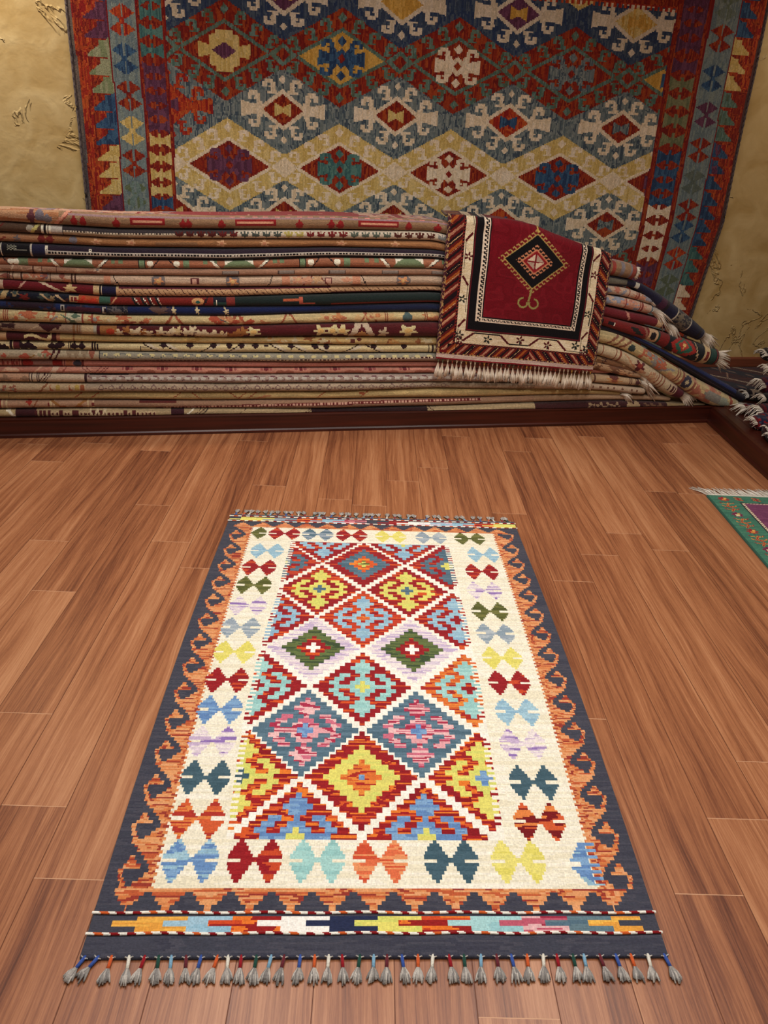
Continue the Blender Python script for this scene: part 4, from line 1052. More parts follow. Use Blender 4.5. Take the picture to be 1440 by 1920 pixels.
def build_stack():
    rgl = random.Random(21)
    for k, lay in enumerate(LAY):
        st = [(x, c6(a), c6(b)) for x, (a, b) in zip(XS, lay)]
        s0_ = st[0]; s1_ = st[1]
        # carry on beyond the left edge of the frame
        dl = (s0_[1]-s1_[1])/206.*.25
        st = [(-260, s0_[1]-dl*2, s0_[2]-dl*2)]+st+END[k]
        if k == 21: st = [(x, a, b) for x, a, b in st]
        pxs = np.array([p[0] for p in st])
        s_ = []; zc = []; hr = []
        for x, a, b in st:
            s1, z1 = sz(x, a); s2, z2 = sz(x, b); s_.append((s1+s2)/2); zc.append((z1+z2)/2); hr.append((z1-z2)/2)
        s_ = np.array(s_); zc = np.array(zc); hr = np.array(hr)
        # dense resample along the polyline, rounded
        n = 900
        xd = np.linspace(pxs[0], pxs[-1], n+1)
        def sm(a):
            y = np.interp(xd, pxs, a)
            ker = np.hanning(41); ker /= ker.sum(); yp = np.pad(y, 20, 'reflect', reflect_type='odd'); return np.convolve(yp, ker, 'valid')
        sd, zd, rd = sm(s_), sm(zc), sm(hr)
        # slope of centre line gives the true thickness direction
        ds = np.gradient(sd); dz = np.gradient(zd); ln = np.hypot(ds, dz); tx, tz = ds/ln, dz/ln
        nxn, nzn = -tz, tx                       # normal in the (s,z) plane
        rad = np.maximum(rd*np.abs(nzn)*.97, .004)
        # end closure
        e = np.clip((sd[-1]-sd)/.012, 0, 1); rad = rad*(.55+.45*np.sqrt(e))
        depth = np.interp(sd, [-1., -.4, .3, 1.0, 1.75], [.07, .12, .22, .20, .12]) if k == 0 else np.interp(sd, [1.0, 1.75], [.44, .12]) if k in (0,3,4,6,7,8,9,10,12) else np.interp(sd, [1.0, 2.2], [.44, .34])
        X0, C0 = strip_canvas(k)
        ni = C0.shape[0]
        # profile: top back -> over the front fold -> bottom back
        prof = [(1., 1., None)]
        m = 18
        angs = np.linspace(PI/2, -PI/2, m+1)
        bulge = 1.25
        off = (rgl.uniform(-.008, .010) if 0 < k < 21 else 0)
        wob = .002*np.sin(sd*9+k)+off
        cols_ = []
        rows = []
        tb = TS+depth
        nt_ = 9 if k == 0 else 2
        for q_ in range(nt_): rows.append((tb+(TS+.035+wob-tb)*q_/nt_, 1.))
        rows.append((TS+.035+wob, 1.))
        for a in angs: rows.append((TS+.018+wob-bulge*rad*math.cos(a), math.sin(a)))
        rows.append((TS+.035+wob, -1.)); rows.append((tb, -1.))
        P = []
        for tt, w in rows: P.append(Wa(sd+nxn*rad*w, tt, np.maximum(zd+nzn*rad*w, ZP+.0008)))
        P = np.array(P)
        xc = (xd[:-1]+xd[1:])/2; ci = np.clip(((xc-X0)/2).astype(int), 0, C0.shape[1]-1)
        Cc = []
        nr = len(rows)-1
        for r in range(nr):
            if r < nt_+1: wv = .98-.0*r
            elif r >= nr-1-0: wv = .02
            else: wv = (math.sin((angs[r-nt_-1]+angs[min(r-nt_, m)])/2)+1)/2 if r-nt_-1 < m else .02
            Cc.append(C0[min(int(wv*ni), ni-1)][ci])
        Cc = np.array(Cc)
        if k == 0:                                # the top face of the uppermost rug shows its field
            n1 = vnoise((10, len(xc)), 2.2, 9, rng); n2 = vnoise((10, len(xc)), 1.6, 5, rng)
            for r in range(nt_+1):
                g = np.zeros((len(xc), 3)); g[:] = V((150,40,40))
                f = n1[r]; h = n2[r]
                pk = (xc < 262+8*r) | ((xc > 282+4*r) & (xc < 330-4*r)) | ((xc > 674) & (xc < 745)) | (xc > 760)
                g[pk] = V((208,164,138)); g[pk & (f > .66)] = V((142,128,134)); g[pk & (h > .74)] = V((150,44,44)); g[pk & (f < .22)] = V((186,132,104))
                g[~pk & (h > .90)] = V((206,150,130)); g[xc < 30] = V((190,150,116))
                Cc[r] = g
        root = empty('folded_rug', tuple(W(1.0, TS+.2, max(float(np.interp(1.0, sd, zd-rad)), ZP))), label=LABELS[k], cat='rug', group='folded pile rugs in the long stack')
        gridobj('folded_pile', P[::-1], Cc[::-1], M_FOLD, root, smooth=True)
        # end caps: layered fold spiral (closed faces)
        for side_, idx in ((0, 0), (1, -1)):
            vs = P[:, idx]; mbv = [tuple(p) for p in vs]
            b = 'fold_end'
            o = raw(b, np.array(mbv), [tuple(range(len(mbv))) if side_ == 0 else tuple(reversed(range(len(mbv))))], M_FOLD, root, np.array([C0[9, ci[idx]]*.9]))
        if k in FRINGE:
            _, ln_, mode = FRINGE[k]
            rr = random.Random(40+k)
            d = np.array([tx[-1], tz[-1]])
            bp = []; dr = []
            for a in np.linspace(PI*.5, -PI*.5, 7):
                rE = rad[-1]*1.2
                p = W(sd[-1]+nxn[-1]*rE*math.sin(a)+d[0]*.001, TS+.018-.018*math.cos(a), zd[-1]+nzn[-1]*rE*math.sin(a)); bp.append(p)
                dd = W(d[0]+nxn[-1]*.35*math.sin(a), 0, d[1]+nzn[-1]*.35*math.sin(a)); dr.append(dd+(-N1)*.12*math.cos(a))
            dro = {'l': .15, 'd': .55, 'v': 1.3}[mode]
            fringe_mesh(bp, dr, ln_, 26, 'fringe', root, .16, dro*.8, .0034, rg=rr)
build_stack()
# ------------------------------------------------------------------ red medallion rug draped over the stack
def homog(src, dst):
    A = []
    for (x, y), (u, v) in zip(src, dst):
        A.append([x,y,1,0,0,0,-u*x,-u*y,-u]); A.append([0,0,0,x,y,1,-v*x,-v*y,-v])
    return np.linalg.svd(np.array(A, float))[2][-1].reshape(3, 3)
def build_draped():
    TD = TS-.030
    Hm = homog([(0,0),(1,0),(1,1),(0,1)], [(843,403),(1152,458),(1109,694),(817,671)])
    Hi = np.linalg.inv(Hm)
    def px(u, v):
        p = Hm@np.array([u, v, 1.]); return p[0]/p[2], p[1]/p[2]
    def uvp(x, y):
        p = Hi@np.array([x, y, 1.]); return p[0]/p[2], p[1]/p[2]
    fold = [(843,403),(872,405),(905,409),(960,413),(1005,423),(1045,441),(1095,459),(1130,468),(1149,478)]
    fu = np.array([uvp(*p) for p in fold])
    nx, ny = 300, 330; v0, v1 = -.62, 1.0
    cv = Canvas(ny, nx, (126,14,30), 77)
    U, Vv = np.meshgrid((np.arange(nx)+.5)/nx, v0+(np.arange(ny)+.5)*(v1-v0)/ny)
    one = np.ones_like(U, bool)
    cv.streak(one, [(128,16,32), (120,12,28), (134,20,36)], fl=14, ft=10)
    BK = (14,10,14); CR = [(226,208,172), (218,198,160), (232,216,184)]
    # nested frames: columns (u) on both sides, rows (v) at the bottom
    L_ = [.0, .012, .085, .097, .146, .158, .198, .236]; R_ = [1., .99, .938, .926, .877, .868, .834, .802]
    B_ = [.962, .952, .880, .868, .772, .758, .697, .662]
    def inside(i): return (U > L_[i]) & (U < R_[i]) & (Vv < B_[i])
    cv.put(one, (60,20,34)); m = inside(0) ; cv.streak(m, [(70,24,36), (176,140,90)], fl=2, ft=2)
    m1 = inside(1) & ~inside(2)
    cv.put(m1, (110,22,20))
    # barber stripes
    SC_ = [(28,12,18), (96,22,18), (164,84,34), (96,20,18), (28,12,18), (104,24,20), (178,120,96), (96,20,18), (28,12,18)]
    side = m1 & ((U < L_[2]) | (U > R_[2])) & (Vv < B_[2]+.05)
    sgn = np.where(U < .5, 1., -1.)
    ph = (Vv*.83*16+sgn*U*16*1.05)*2.2
    bott = m1 & (Vv > B_[2]) & (U > L_[2]-.03) & (U < R_[2]+.03)
    ph2 = (np.where(U < .56, 1, -1)*U*19+Vv*14)*2.2
    for mm, p in ((side, ph), (bott, ph2)):
        idx = (np.floor(p*1.5)).astype(int) % 9
        for i in range(9): cv.put(mm & (idx == i), SC_[i])
        dots = (((p*1.5) % 1) < .4) & ((np.floor(U*150+Vv*0)+np.floor(Vv*120)) % 3 == 0) & (idx % 3 == 0)
        cv.put(mm & dots, (214,170,120))
    cv.put(inside(2) & ~inside(3), BK)
    m = inside(2)&~inside(3); cv.put(m & (((U*160).astype(int)+(Vv*140).astype(int)) % 3 == 0), (150,50,40))
    cream = inside(3) & ~inside(4); cv.streak(cream, CR, fl=10, ft=2)
    # vine line, diagonal leaves and blossoms on the cream border
    def line(u0, w0, u1, w1, th, c, m=None):
        du, dv = (u1-u0), (w1-w0)*.83; n = math.hypot(du, dv)
        a = U-u0; b = (Vv-w0)*.83; t = (a*du+b*dv)/n; dd = np.abs(a*dv-b*du)/n
        cv.put((t > 0) & (t < n) & (dd < th), c)
    def bloom(u, w, r, c, c2=None):
        rr = np.hypot(U-u, (Vv-w)*.83); a = np.arctan2((Vv-w)*.83, U-u)
        cv.put(rr < r*(.72+.35*np.cos(5*a+.6)), c); cv.put(rr < r*.28, c2 or CR[0])
    ML = (84,14,22)
    cx = (L_[3]+L_[4])/2; rxm = (R_[3]+R_[4])/2; by = (B_[3]+B_[4])/2
    for (a, s) in ((cx, 1), (rxm, -1)):
        for k, w in enumerate((-.5, -.2, .10, .40, .70)):
            e = .016*s
            line(a-e*s*0-.018, w-.01 if k % 2 else w+.05, a+.018, w+.05 if k % 2 else w-.01, .006, ML)
            line(a+.016*(1 if k % 2 else -1), w+.05, a+.016*(1 if k % 2 else -1), w+.24, .0025, BK)
            bloom(a-.004*(1 if k % 2 else -1), w+.15, .024, (40,44,36) if k % 2 else ML)
    uu = [.10, .16, .24, .30, .43, .49, .62, .69, .80, .86, .93]
    seg = [(.14,B_[3]-.02,.20,B_[4]+.012),(.20,B_[4]+.012,.36,B_[4]+.012),(.36,B_[4]+.012,.42,B_[3]-.02),(.42,B_[3]-.02,.55,B_[3]-.02),(.55,B_[3]-.02,.61,B_[4]+.012),(.61,B_[4]+.012,.73,B_[4]+.012),(.73,B_[4]+.012,.79,B_[3]-.012),(.79,B_[3]-.012,.93,B_[3]-.012)]
    for s in seg:
        d = abs(s[1]-s[3]) > .01; line(*s, .0065 if d else .003, ML if d else BK)
    for u, w, c in ((.285, by+.005, (40,44,36)), (.49, by-.01, ML), (.67, by+.01, ML), (.85, by-.012, (40,44,36)), (.925, by, (40,44,36)), (.115, by-.01, (50,40,36))): bloom(u, w, .027, c); line(u, w, u, w+.035, .0025, BK)
    cv.put(inside(4) & ~inside(5), (96,20,28)); cv.put(inside(4) & ((np.abs(U-L_[4]) < .003) | (np.abs(U-R_[4]) < .003) | (np.abs(Vv-B_[4]) < .003)), BK)
    cv.put(inside(5) & ~inside(6), BK)
    zz = inside(6) & ~inside(7); cv.streak(zz, [(232,214,190), (222,200,176)], fl=10, ft=2)
    # key line
    def key(coord, across, w):    # stepped meander
        p = (coord*42) % 1; return (np.abs(across-np.where(p < .5, .35, .65)) < .10) | ((np.abs(p-.5) < .12) | (p < .12)) & (np.abs(across-.5) < .22)
    ac = (U-L_[6])/(L_[7]-L_[6]); cv.put(zz & (U < L_[7]) & key(Vv*.83, ac, 0), BK)
    ac = (U-R_[7])/(R_[6]-R_[7]); cv.put(zz & (U > R_[7]) & key(Vv*.83, ac, 0), BK)
    ac = (Vv-B_[7])/(B_[6]-B_[7]); cv.put(zz & (Vv > B_[7]) & (U > L_[7]) & (U < R_[7]) & key(U, ac, 0), BK)
    red = inside(7); cv.streak(red, [(114,12,26), (108,9,23), (120,17,30), (111,11,25)], fl=16, ft=12)
    cv.put(inside(6) & ((np.abs(U-L_[7]) < .004) | (np.abs(U-R_[7]) < .004) | (np.abs(Vv-B_[7]) < .004)) & (Vv < B_[7]+.004) & (U > L_[7]-.004) & (U < R_[7]+.004), BK)
    # medallion from its measured tips
    tip = [np.array(uvp(*p)) for p in ((1008,436),(1060,499),(996,541),(943,485))]   # top right bottom left
    ctr = sum(tip)/4
    ax = (tip[1]-tip[3])/2; ay = (tip[2]-tip[0])/2
    Minv = np.linalg.inv(np.array([[ax[0], ay[0]], [ax[1], ay[1]]]))
    A = Minv[0,0]*(U-ctr[0])+Minv[0,1]*(Vv-ctr[1]); B = Minv[1,0]*(U-ctr[0])+Minv[1,1]*(Vv-ctr[1])
    D = np.abs(A)+np.abs(B); E_ = np.abs(A)-np.abs(B)
    GD = (178,146,84)
    hk = (D > 1.) & (D < 1.15)
    cv.put(hk & (((E_*4.5) % 1) < .28), GD)                                     # hook stems
    cv.put((D > 1.10) & (D < 1.16) & (((E_*4.5) % 1) < .62), GD)                # hook heads
    cv.put((D > .95) & (D < 1.0), GD); cv.put(D < .95, BK)
    h2 = (D > .46) & (D < .60); OG = (200,132,96)
    cv.put(h2 & (((E_*5) % 1) < .30), OG); cv.put((D > .55) & (D < .62) & (((E_*5) % 1) < .65), OG)
    cv.put((D > .40) & (D < .47), OG); cv.put(D < .40, (150,26,34))
    sq = (np.maximum(np.abs(A+B), np.abs(A-B)) < .30)
    cv.put(D < .30, (226,204,176)); cv.put((D < .30) & ((A > 0) == (B < 0)), (186,160,140)); cv.put((D < .31) & ((np.abs(A) < .025) | (np.abs(B) < .02)), (130,30,36))
    # stem and scroll below, little finial above
    b0 = tip[2]; line(b0[0], b0[1], b0[0]-.012, b0[1]+.095, .006, (150,140,80))
    for s_ in (-1, 1):
        rr = np.hypot(U-(b0[0]-.012+s_*.034), (Vv-(b0[1]+.108))*.83)
        cv.put((np.abs(rr-.028) < .0055) & ((Vv > b0[1]+.10) | (s_*(U-b0[0]+.012) > .034)), (150,140,80))
    t0 = tip[0]; line(t0[0], t0[1]-.09, t0[0]+.004, t0[1], .006, (190,160,80))
    # flat-woven end
    m = Vv > B_[0]; cv.streak(m, [(206,184,168), (190,164,152)], fl=20, ft=1.5); cv.put(Vv > .990, (130,20,32))
    C = cv.grain(.06)
    # geometry -------------------------------------------------------------
    Ug = np.linspace(0, 1, nx+1); Vg = np.linspace(v0, v1, ny+1)
    foldv = np.interp(Ug, fu[:, 0], fu[:, 1])
    foldz = []
    P = np.zeros((ny+1, nx+1, 3))
    for i, u in enumerate(Ug):
        fx_, fy_ = px(u, foldv[i]); f = ont(fx_, fy_, TD)
        for j, v in enumerate(Vg):
            if v >= foldv[i]:
                x, y = px(u, v); p = ont(x, y, TD)
                d = v-foldv[i]
                r = .020*max(0, 1-d/.05)**2
                lift = .006*math.sin(u*9+v*3)+.004*math.sin(v*14+u*5)
                hang = -.010*min(d/.5, 1)
                tt = TD+r+hang+lift*min(d/.1, 1)
                P[j, i] = W(p[0], tt, p[2])
            else:
                d = foldv[i]-v
                P[j, i] = W(f[0]+.10*d, TD+.022+d*.55, f[2]+.004*math.sin(u*12)*min(d/.05, 1)-.012*min(d/.2, 1)+.002)
    root = empty('draped_rug', tuple(W(1.25, TD, .25)), label='crimson rug with black diamond medallion and cream border draped over the folded stack', cat='rug')
    gridobj('pile_field', P[::-1], C[::-1], M_PILE, root, smooth=True)
    # backing gives it real thickness
    nrm = np.zeros_like(P); nrm[:] = N1
    Pb = P+np.array([N1[0], N1[1], 0])*.007; Pb[:, :, 2] -= np.where(Vg[:, None] < foldv[None, :], .006, 0)
    sub = Pb[::6, ::6]; cb = np.zeros((sub.shape[0]-1, sub.shape[1]-1, 3)); cb[:] = V((96,36,40))
    gridobj('backing', sub[::-1], cb[::-1], M_PILE, root, smooth=True, flip=True)
    # side cords
    for i, nm in ((0, 'overcast_edge'), (nx, 'overcast_edge')):
        mb = MB(); pts = [P[j, i]-N1*-.003 for j in range(0, ny-8, 2)]
        mb.tube(pts, .0042, lambda k: (lambda q_: (70,26,44) if (k+q_) % 4 else (150,120,80)), 6); mb.build(nm, M_YARN, root)
    # tassels along the bottom edge
    rr = random.Random(9)
    nt = 37
    knot = [(206,190,160), (190,140,60), (150,60,40), (90,90,60), (206,190,160)]
    for k in range(nt):
        u = (k+.5)/nt; i = int(u*nx); b = P[ny, i].copy(); b = b-N1*.003
        mb = MB(); c = knot[rr.randrange(5)]
        ln = .020; e = b+np.array([E1[0]*rr.uniform(-.004, .002), E1[1]*0, -ln])
        side_ = E1*.006
        mb.tube([b-side_*.6, (b+e)/2-side_*.2, e], [.0016, .0018, .0024], c, 5); mb.tube([b+side_*.6, (b+e)/2+side_*.2, e], [.0014, .0016, .0022], c, 5)
        t = mb.build('tassel', M_YARN, root)
        ms = MB(); L2 = rr.uniform(.062, .078); lean = rr.uniform(-.010, .008)
        for q_ in range(9):
            a = (q_-4)/4.; g = rr.choice([(240,230,210), (228,214,192), (212,196,172), (246,238,222)])
            end = e+E1*(lean+a*.0105)+np.array([0, 0, -L2*rr.uniform(.88, 1.05)])-N1*rr.uniform(0, .008)
            midp = e*.5+end*.5+E1*a*.003-N1*.003
            ms.tube([e+np.array([0, 0, .002]), midp, end], [.0022, .0030, .0024], g, 5)
        ms.build('yarn_brush', M_YARN, t)
build_draped()
# ------------------------------------------------------------------ green bordered rug at the right edge of the floor
def build_green():
    o0 = onz(1324, 931)[:2]; dirL = onz(1440, 1067)[:2]-o0; Lw = np.linalg.norm(dirL); dirL /= Lw      # along the left edge, toward the viewer
    dirW = np.array([-dirL[1], dirL[0]]);                                                             # to the right
    if dirW[0] < 0: dirW = -dirW
    RW, RL = .80, 1.25
    nx, ny = 300, 420
    cv = Canvas(ny, nx, (62,120,96), 31)
    U, Vv = np.meshgrid((np.arange(nx)+.5)*RW/nx, (np.arange(ny)+.5)*RL/ny)
    one = np.ones_like(U, bool)
    cv.streak(one, [(64,124,100), (56,112,92), (72,130,104)], fl=30, ft=2)
    bw = .118
    Ue = np.minimum(U, RW-U); Ve = np.minimum(Vv, RL-Vv); 
    inn = (Ue > bw) & (Ve > bw*.62)
    cv.put((Ue > bw-.006) & (Ve > bw*.62-.006), (30,28,36)); cv.put(inn, (226,206,176))
    c2 = (Ue > bw+.010) & (Ve > bw*.62+.008)
    cv.put(inn & ~c2 & ((((U+Vv)/.014) % 1) < .25), (96,60,60))
    cv.streak(c2, [(120,60,96), (110,52,88), (130,68,104)], fl=24, ft=2)
    # stems and star flowers along the border
    RD = (156,34,40); OR = (222,140,64); MG = (120,30,70); YW = (226,190,96); IV = (232,216,170)
    def seg(a0, b0, a1, b1, th, c, S_, T_):
        du, dv = a1-a0, b1-b0; n = math.hypot(du, dv); a = S_-a0; b = T_-b0
        t = (a*du+b*dv)/n; dd = np.abs(a*dv-b*du)/n; cv.put((t > -.001) & (t < n) & (dd < th), c)
    def star(s, t, S_, T_, c, c2):
        r = np.hypot(S_-s, T_-t); an = np.arctan2(T_-t, S_-s); cv.put(r < .024*(.55+.45*np.abs(np.cos(4*an))), c)
        cv.put((np.abs(S_-s) < .008) & (np.abs(T_-t-.006) < .008), c2); cv.put((np.abs(S_-s-.008) < .005) & (np.abs(T_-t+.006) < .006), YW)
    def motif(S_, T_, t0, cc, k):
        star(cc, t0, S_, T_, RD if k % 2 == 0 else MG, OR if k % 2 == 0 else IV)
        for j in range(3):
            t = t0+.036+j*.029; z = .008*(1 if j % 2 else -1)
            seg(cc-z, t, cc+z, t+.029, .0042, OR, S_, T_); seg(cc-z, t, cc+z, t+.029, .0026, RD, S_, T_)
            for sg in (-1, 1):
                seg(cc+z*0, t+.012, cc+sg*.024, t+.006, .0032, YW if j == 0 else OR, S_, T_); seg(cc, t+.012, cc+sg*.024, t+.006, .0016, RD, S_, T_)
                seg(cc+sg*.024, t+.006, cc+sg*.028, t-.003, .0026, RD if (j+sg) % 2 else OR, S_, T_)
    for k in range(9):
        motif(U, Vv, .040+.150*k, bw*.48, k)
        motif(RW-U, Vv, .040+.150*k, bw*.48, k)
    for k in range(9):
        t = .12+.075*k
        if t < RW-.1:
            for j in range(2):
                seg(t-.015, .022+.018*j, t+.015, .030+.018*j, .005, OR, U, Vv); seg(t-.015, .022+.018*j, t+.015, .030+.018*j, .0025, RD, U, Vv)
            seg(t, .02, t, .052, .004, RD, U, Vv)
    cv.put(Ue < .006, (44,90,74))
    C = cv.grain(.05)
    Ug, Vg = np.meshgrid(np.concatenate([[0], np.linspace(0, RW, nx+1), [RW]]), np.concatenate([[0], np.linspace(0, RL, ny+1), [RL]]))
    curve = -.085*np.clip((Ug-.12)/.68, 0, 1)**1.5*np.exp(-Vg/.5)           # top edge bows away
    XY = o0+Ug[..., None]*dirW+(Vg+curve)[..., None]*dirL
    P = np.concatenate([XY, np.full(Ug.shape+(1,), .0085)], -1)
    P[..., 2] += .0015*np.sin(Ug*14)*np.exp(-Vg/.3)
    P[0, :, 2] = P[-1, :, 2] = .0006; P[:, 0, 2] = P[:, -1, 2] = .0006
    c = o0+dirW*.4+dirL*.6
    root = empty('border_rug', (float(c[0]), float(c[1]), 0.), label='green bordered rug with purple centre and white fringe at the right of the floor', cat='rug')
    gridobj('woven_field', P[::-1] if np.cross(dirW, dirL) < 0 else P, np.pad(C, ((1,1),(1,1),(0,0)), 'edge')[::-1] if np.cross(dirW, dirL) < 0 else np.pad(C, ((1,1),(1,1),(0,0)), 'edge'), M_PILE, root)
    base = [P[1, i]-np.array([0, 0, .003]) for i in range(1, nx+2, 10)]
    d3 = np.array([-dirL[0]-.25*dirW[0], -dirL[1]-.25*dirW[1], 0]); rr = random.Random(4)
    mb = MB()
    mb.tube([b+np.array([0,0,.003]) for b in base], .0035, (236,230,214), 5)
    n = 150
    for k in range(n):
        t = (k+.5)/n*(len(base)-1); i = int(t); f = t-i; b = base[i]*(1-f)+base[min(i+1, len(base)-1)]*f
        d = d3/np.linalg.norm(d3); sd_ = np.array([dirW[0], dirW[1], 0]); L_ = .088*rr.uniform(.88, 1.08)
        e = b+d*L_+sd_*rr.uniform(-.012, .008)-(sd_*.02 if k < 8 else 0); m_ = b+d*L_*.5+sd_*rr.uniform(-.004, .004)
        b = b.copy(); b[2] = .007; m_[2] = rr.uniform(.003, .008); e[2] = rr.uniform(.002, .006)
        mb.tube([b, m_, e], [.0019, .0021, .0012], [(236,230,216), (222,214,198), (206,198,182), (240,236,224)][rr.randrange(4)], 4)
    mb.build('fringe', M_YARN, root)
build_green()

# ------------------------------------------------------------------ rug laid flat on the platform behind, and the pile at the right
def platform_rug():
    nx, ny = 200, 120
    cv = Canvas(ny, nx, (62,34,40), 55)
    U, Vv = np.meshgrid(np.linspace(0, 1.35, nx), np.linspace(0, .78, ny))
    cv.streak(np.ones_like(U, bool), [(66,34,38), (54,30,40), (76,40,40)], fl=20, ft=4)
    d = ((U+Vv*.5) % .42); cv.put(d < .03, (176,160,140)); cv.put((d < .024) & (d > .006) & ((((U-Vv)/.022) % 1) < .5), (60,40,44))
    cv.put((d > .20) & (d < .34), (34,38,52)); e = ((U*1.1-Vv*.4) % .30); cv.put((e < .012) & (d > .04) & (d < .2), (150,120,100))
    cv.put(((d > .24) & (d < .28)) & (((U*14) % 1) < .4), (110,90,84))
    C = cv.grain(.08)
    Sg, Tg = np.meshgrid(np.linspace(2.30, 3.60, nx+1), np.linspace(3.93, TWALL-.04, ny+1))
    P = Wa(Sg, Tg, np.full(Sg.shape, ZP+.009)+.0*Sg)
    P[0, :, 2] = P[-1, :, 2] = ZP+.001; P[:, 0, 2] = P[:, -1, 2] = ZP+.001
    root = empty('platform_rug', tuple(W(2.9, 4.1, ZP)), label='dark plum and navy rug lying flat on the platform by the wall skirting', cat='rug')
    gridobj('pile_field', P, C, M_PILE, root)
platform_rug()

def side_pile():
    """folded ends of the second stack on the right platform: (px, py, half thickness m, half width m, base, accent, fringe kind, label)"""
    XE = 1.86
    items = [
     # centre pixel of the end, plane X, radius, colours
     (1448, 664, 1.98, .034, (52,40,40), (190,170,140), 'dark brown rug end with cream figures, topmost of the pile at the right edge', .055, .4),
     (1452, 690, 1.97, .026, (150,126,104), (96,40,44), 'beige folded rug end just under the topmost one at the right edge', .050, .5),
     (1444, 722, 1.93, .044, (74,14,30), (40,20,50), 'plump maroon folded rug end with white tassels at the right edge', .075, .75),
     (1446, 746, 1.90, .024, (30,28,32), (60,50,60), 'thin black folded rug end below the plump maroon one', .060, .5),
     (1440, 770, 1.87, .034, (84,20,30), (40,30,44), 'wine red folded rug end with a wide splayed white fringe', .095, .75),
     (1408, 764, 1.95, .028, (34,26,30), (150,130,110), 'dark floral rug end pushed against the corner of the stack, cream fringe', .055, .35),
     (1404, 790, 1.84, .024, (124,20,26), (40,24,44), 'bright red rolled rug end whose white fringe hangs over the platform edge', .085, .55),
     (1438, 796, 1.83, .034, (110,24,30), (34,36,66), 'red and navy rolled rug end beside the platform edge', .055, .8),
     (1424, 812, 1.79, .032, (130,24,30), (30,32,56), 'red velvet-like rolled rug end lying lowest on the platform edge', .040, .4),
     (1452, 812, 1.79, .036, (60,18,24), (206,190,160), 'maroon rug end with ivory flowers and navy edge at the right frame side', .02, .3),
     (1452, 838, 1.78, .026, (40,20,30), (90,30,50), 'dark plum rug end lowest at the right frame side', .022, .6)]
    for n_, (x, y, XX, r, base, acc, lab, fl_, dr_) in enumerate(items):
        c = onx(x-13, y, XX)
        c[2] = max(c[2], ZP+r+.001)
        root = empty('folded_rug', (float(c[0]+.2), float(c[1]), float(c[2]-r)), label=lab, cat='rug', group='rug ends in the side pile')
        L_ = .62; na = 40; nl = 60; ar = 1.55
        P = np.zeros((nl+1, na+1, 3)); Cc = np.zeros((nl, na, 3))
        rg = np.random.RandomState(60+n_)
        for i in range(nl+1):
            t = i/nl; xx = c[0]-r*.7+L_*t
            k = math.sqrt(max(0., 1-(1-min(t*L_/(r*1.3), 1.))**2))*.96+.04
            for j in range(na+1):
                a = 2*PI*j/na
                cy = math.copysign(abs(math.cos(a))**.8, math.cos(a)); cz = math.copysign(abs(math.sin(a))**.8, math.sin(a))
                P[i, j] = (xx, c[1]+r*ar*cy*k, c[2]+r*cz*k)
        nz = vnoise((nl, na), 4, 4, rg); nz2 = vnoise((nl, na), 2, 2, rg)
        Cc[:] = V(base); Cc[nz > .60] = V(acc); Cc[(nz2 > .78)] = V(acc)*.7+40
        Cc[0:2] = V(base)*.7; Cc[3] = V(acc)
        gridobj('folded_pile', P, np.clip(Cc*(1+.1*(rg.rand(nl, na, 1)-.5)), 0, 255), M_PILE, root)
        vs = P[-1]; raw('fold_end', vs[:-1], [tuple(range(na))], M_PILE, root, np.array([V(base)]))
        rr = random.Random(80+n_)
        bp = []; dd = []
        for a in np.linspace(PI*.9, -PI*.1, 9) if n_ % 2 else np.linspace(PI*1.05, PI*.05, 9):
            bp.append(np.array([c[0]-r*.3, c[1]-r*ar*.9*math.cos(a), c[2]+r*.75*math.sin(a)-r*.1])); dd.append(np.array([-1., -.35*math.cos(a), .25*math.sin(a)]))
        fringe_mesh(bp, dd, fl_*.62, 18, 'fringe', root, .22, dr_, .0022, cols=[(236,226,208), (214,202,184), (244,236,222), (196,184,166)], rg=rr)
side_pile()

# ------------------------------------------------------------------ camera, lights
cam = bpy.data.cameras.new('camera'); co = bpy.data.objects.new('camera', cam); COL.objects.link(co)
cam.sensor_fit = 'VERTICAL'; cam.sensor_height = 36.; cam.sensor_width = 27.; cam.lens = F/1920*36.; cam.clip_start = .05
fwd = Vector((0, cP, -sP)); right0 = Vector((1, 0, 0)); up0 = right0.cross(fwd)
right = right0*cR-up0*sR*-1 if False else (right0*cR+(-up0)*(-sR)*1)
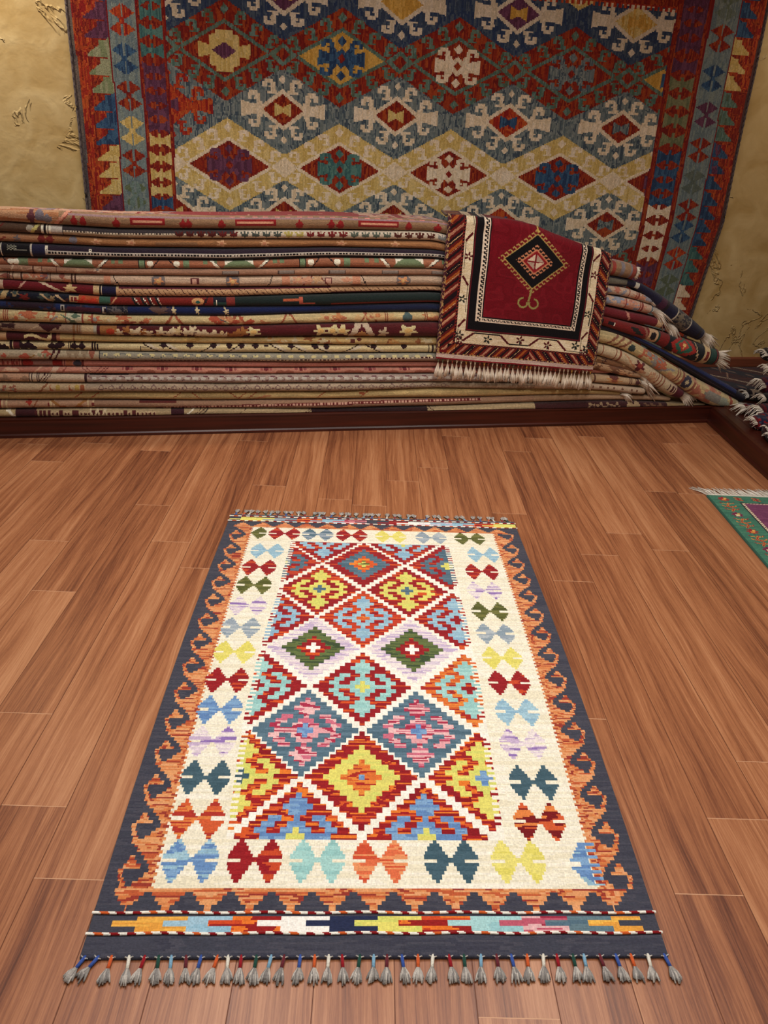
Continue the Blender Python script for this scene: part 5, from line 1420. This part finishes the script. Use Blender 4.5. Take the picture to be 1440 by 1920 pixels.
# image x axis: image point (x,y-down) maps to xr=cR x + sR y, yr=-sR x + cR y
right = right0*cR+(-up0)*(-sR); down = right0*sR+(-up0)*cR; up = -down
M = Matrix((( right.x, up.x, -fwd.x, 0), (right.y, up.y, -fwd.y, 0), (right.z, up.z, -fwd.z, H), (0,0,0,1)))
co.matrix_world = M
SC.camera = co
def area(name, loc, size, power, col, rot=(0,0,0), sy=None):
    l = bpy.data.lights.new(name, 'AREA'); l.energy = power; l.color = col; l.size = size
    if sy: l.shape = 'RECTANGLE'; l.size_y = sy
    o = bpy.data.objects.new(name, l); o.location = loc; o.rotation_euler = rot; COL.objects.link(o); return o
def spot(name, loc, tgt, power, ang, col, blend=.8, r=.05):
    l = bpy.data.lights.new(name, 'SPOT'); l.energy = power; l.color = col; l.spot_size = math.radians(ang); l.spot_blend = blend; l.shadow_soft_size = r
    o = bpy.data.objects.new(name, l); o.location = loc; COL.objects.link(o)
    o.rotation_euler = (Vector(tgt)-Vector(loc)).to_track_quat('-Z', 'Y').to_euler(); return o
area('floor_sheen_fill', (0.1, 2.25, 2.72), 3.2, 36, (.93, .95, 1.), sy=1.2)  # invented soft panel, added to lay a pale sheen on the near floor
WARM = (1, .90, .78); NEU = (1, .965, .935)
for (x, y, p, c) in ((-.55, 1.35, 60, NEU), (.75, 1.35, 60, NEU), (-.6, 2.55, 60, WARM), (.9, 2.6, 60, WARM), (.1, .2, 70, NEU)):
    spot('ceiling_downlight', (x, y, 2.70), (x, y, 0), p, 128, c, 1., .16)
l = W(-1.05, 3.95, 2.70); spot('ceiling_downlight', tuple(l), tuple(W(-1.25, 4.3, 0)), 95, 120, WARM, 1., .08)
spot('stack_fill_spot', (.5, 1.0, 2.6), tuple(W(1.0, 3.7, .55)), 95, 62, WARM, 1., .12)  # added fill from the camera side, brightens stack front and draped rug
l = W(3.35, 3.75, 2.70); spot('ceiling_downlight', tuple(l), tuple(W(3.4, 4.1, 0)), 26, 120, WARM, 1., .08)
w = bpy.data.worlds.new('world'); SC.world = w; w.use_nodes = True
w.node_tree.nodes['Background'].inputs[0].default_value = (1, .93, .84, 1); w.node_tree.nodes['Background'].inputs[1].default_value = .24
SC.view_settings.view_transform = 'Standard'; SC.view_settings.look = 'None'; SC.view_settings.gamma = 1; SC.view_settings.exposure = -.12
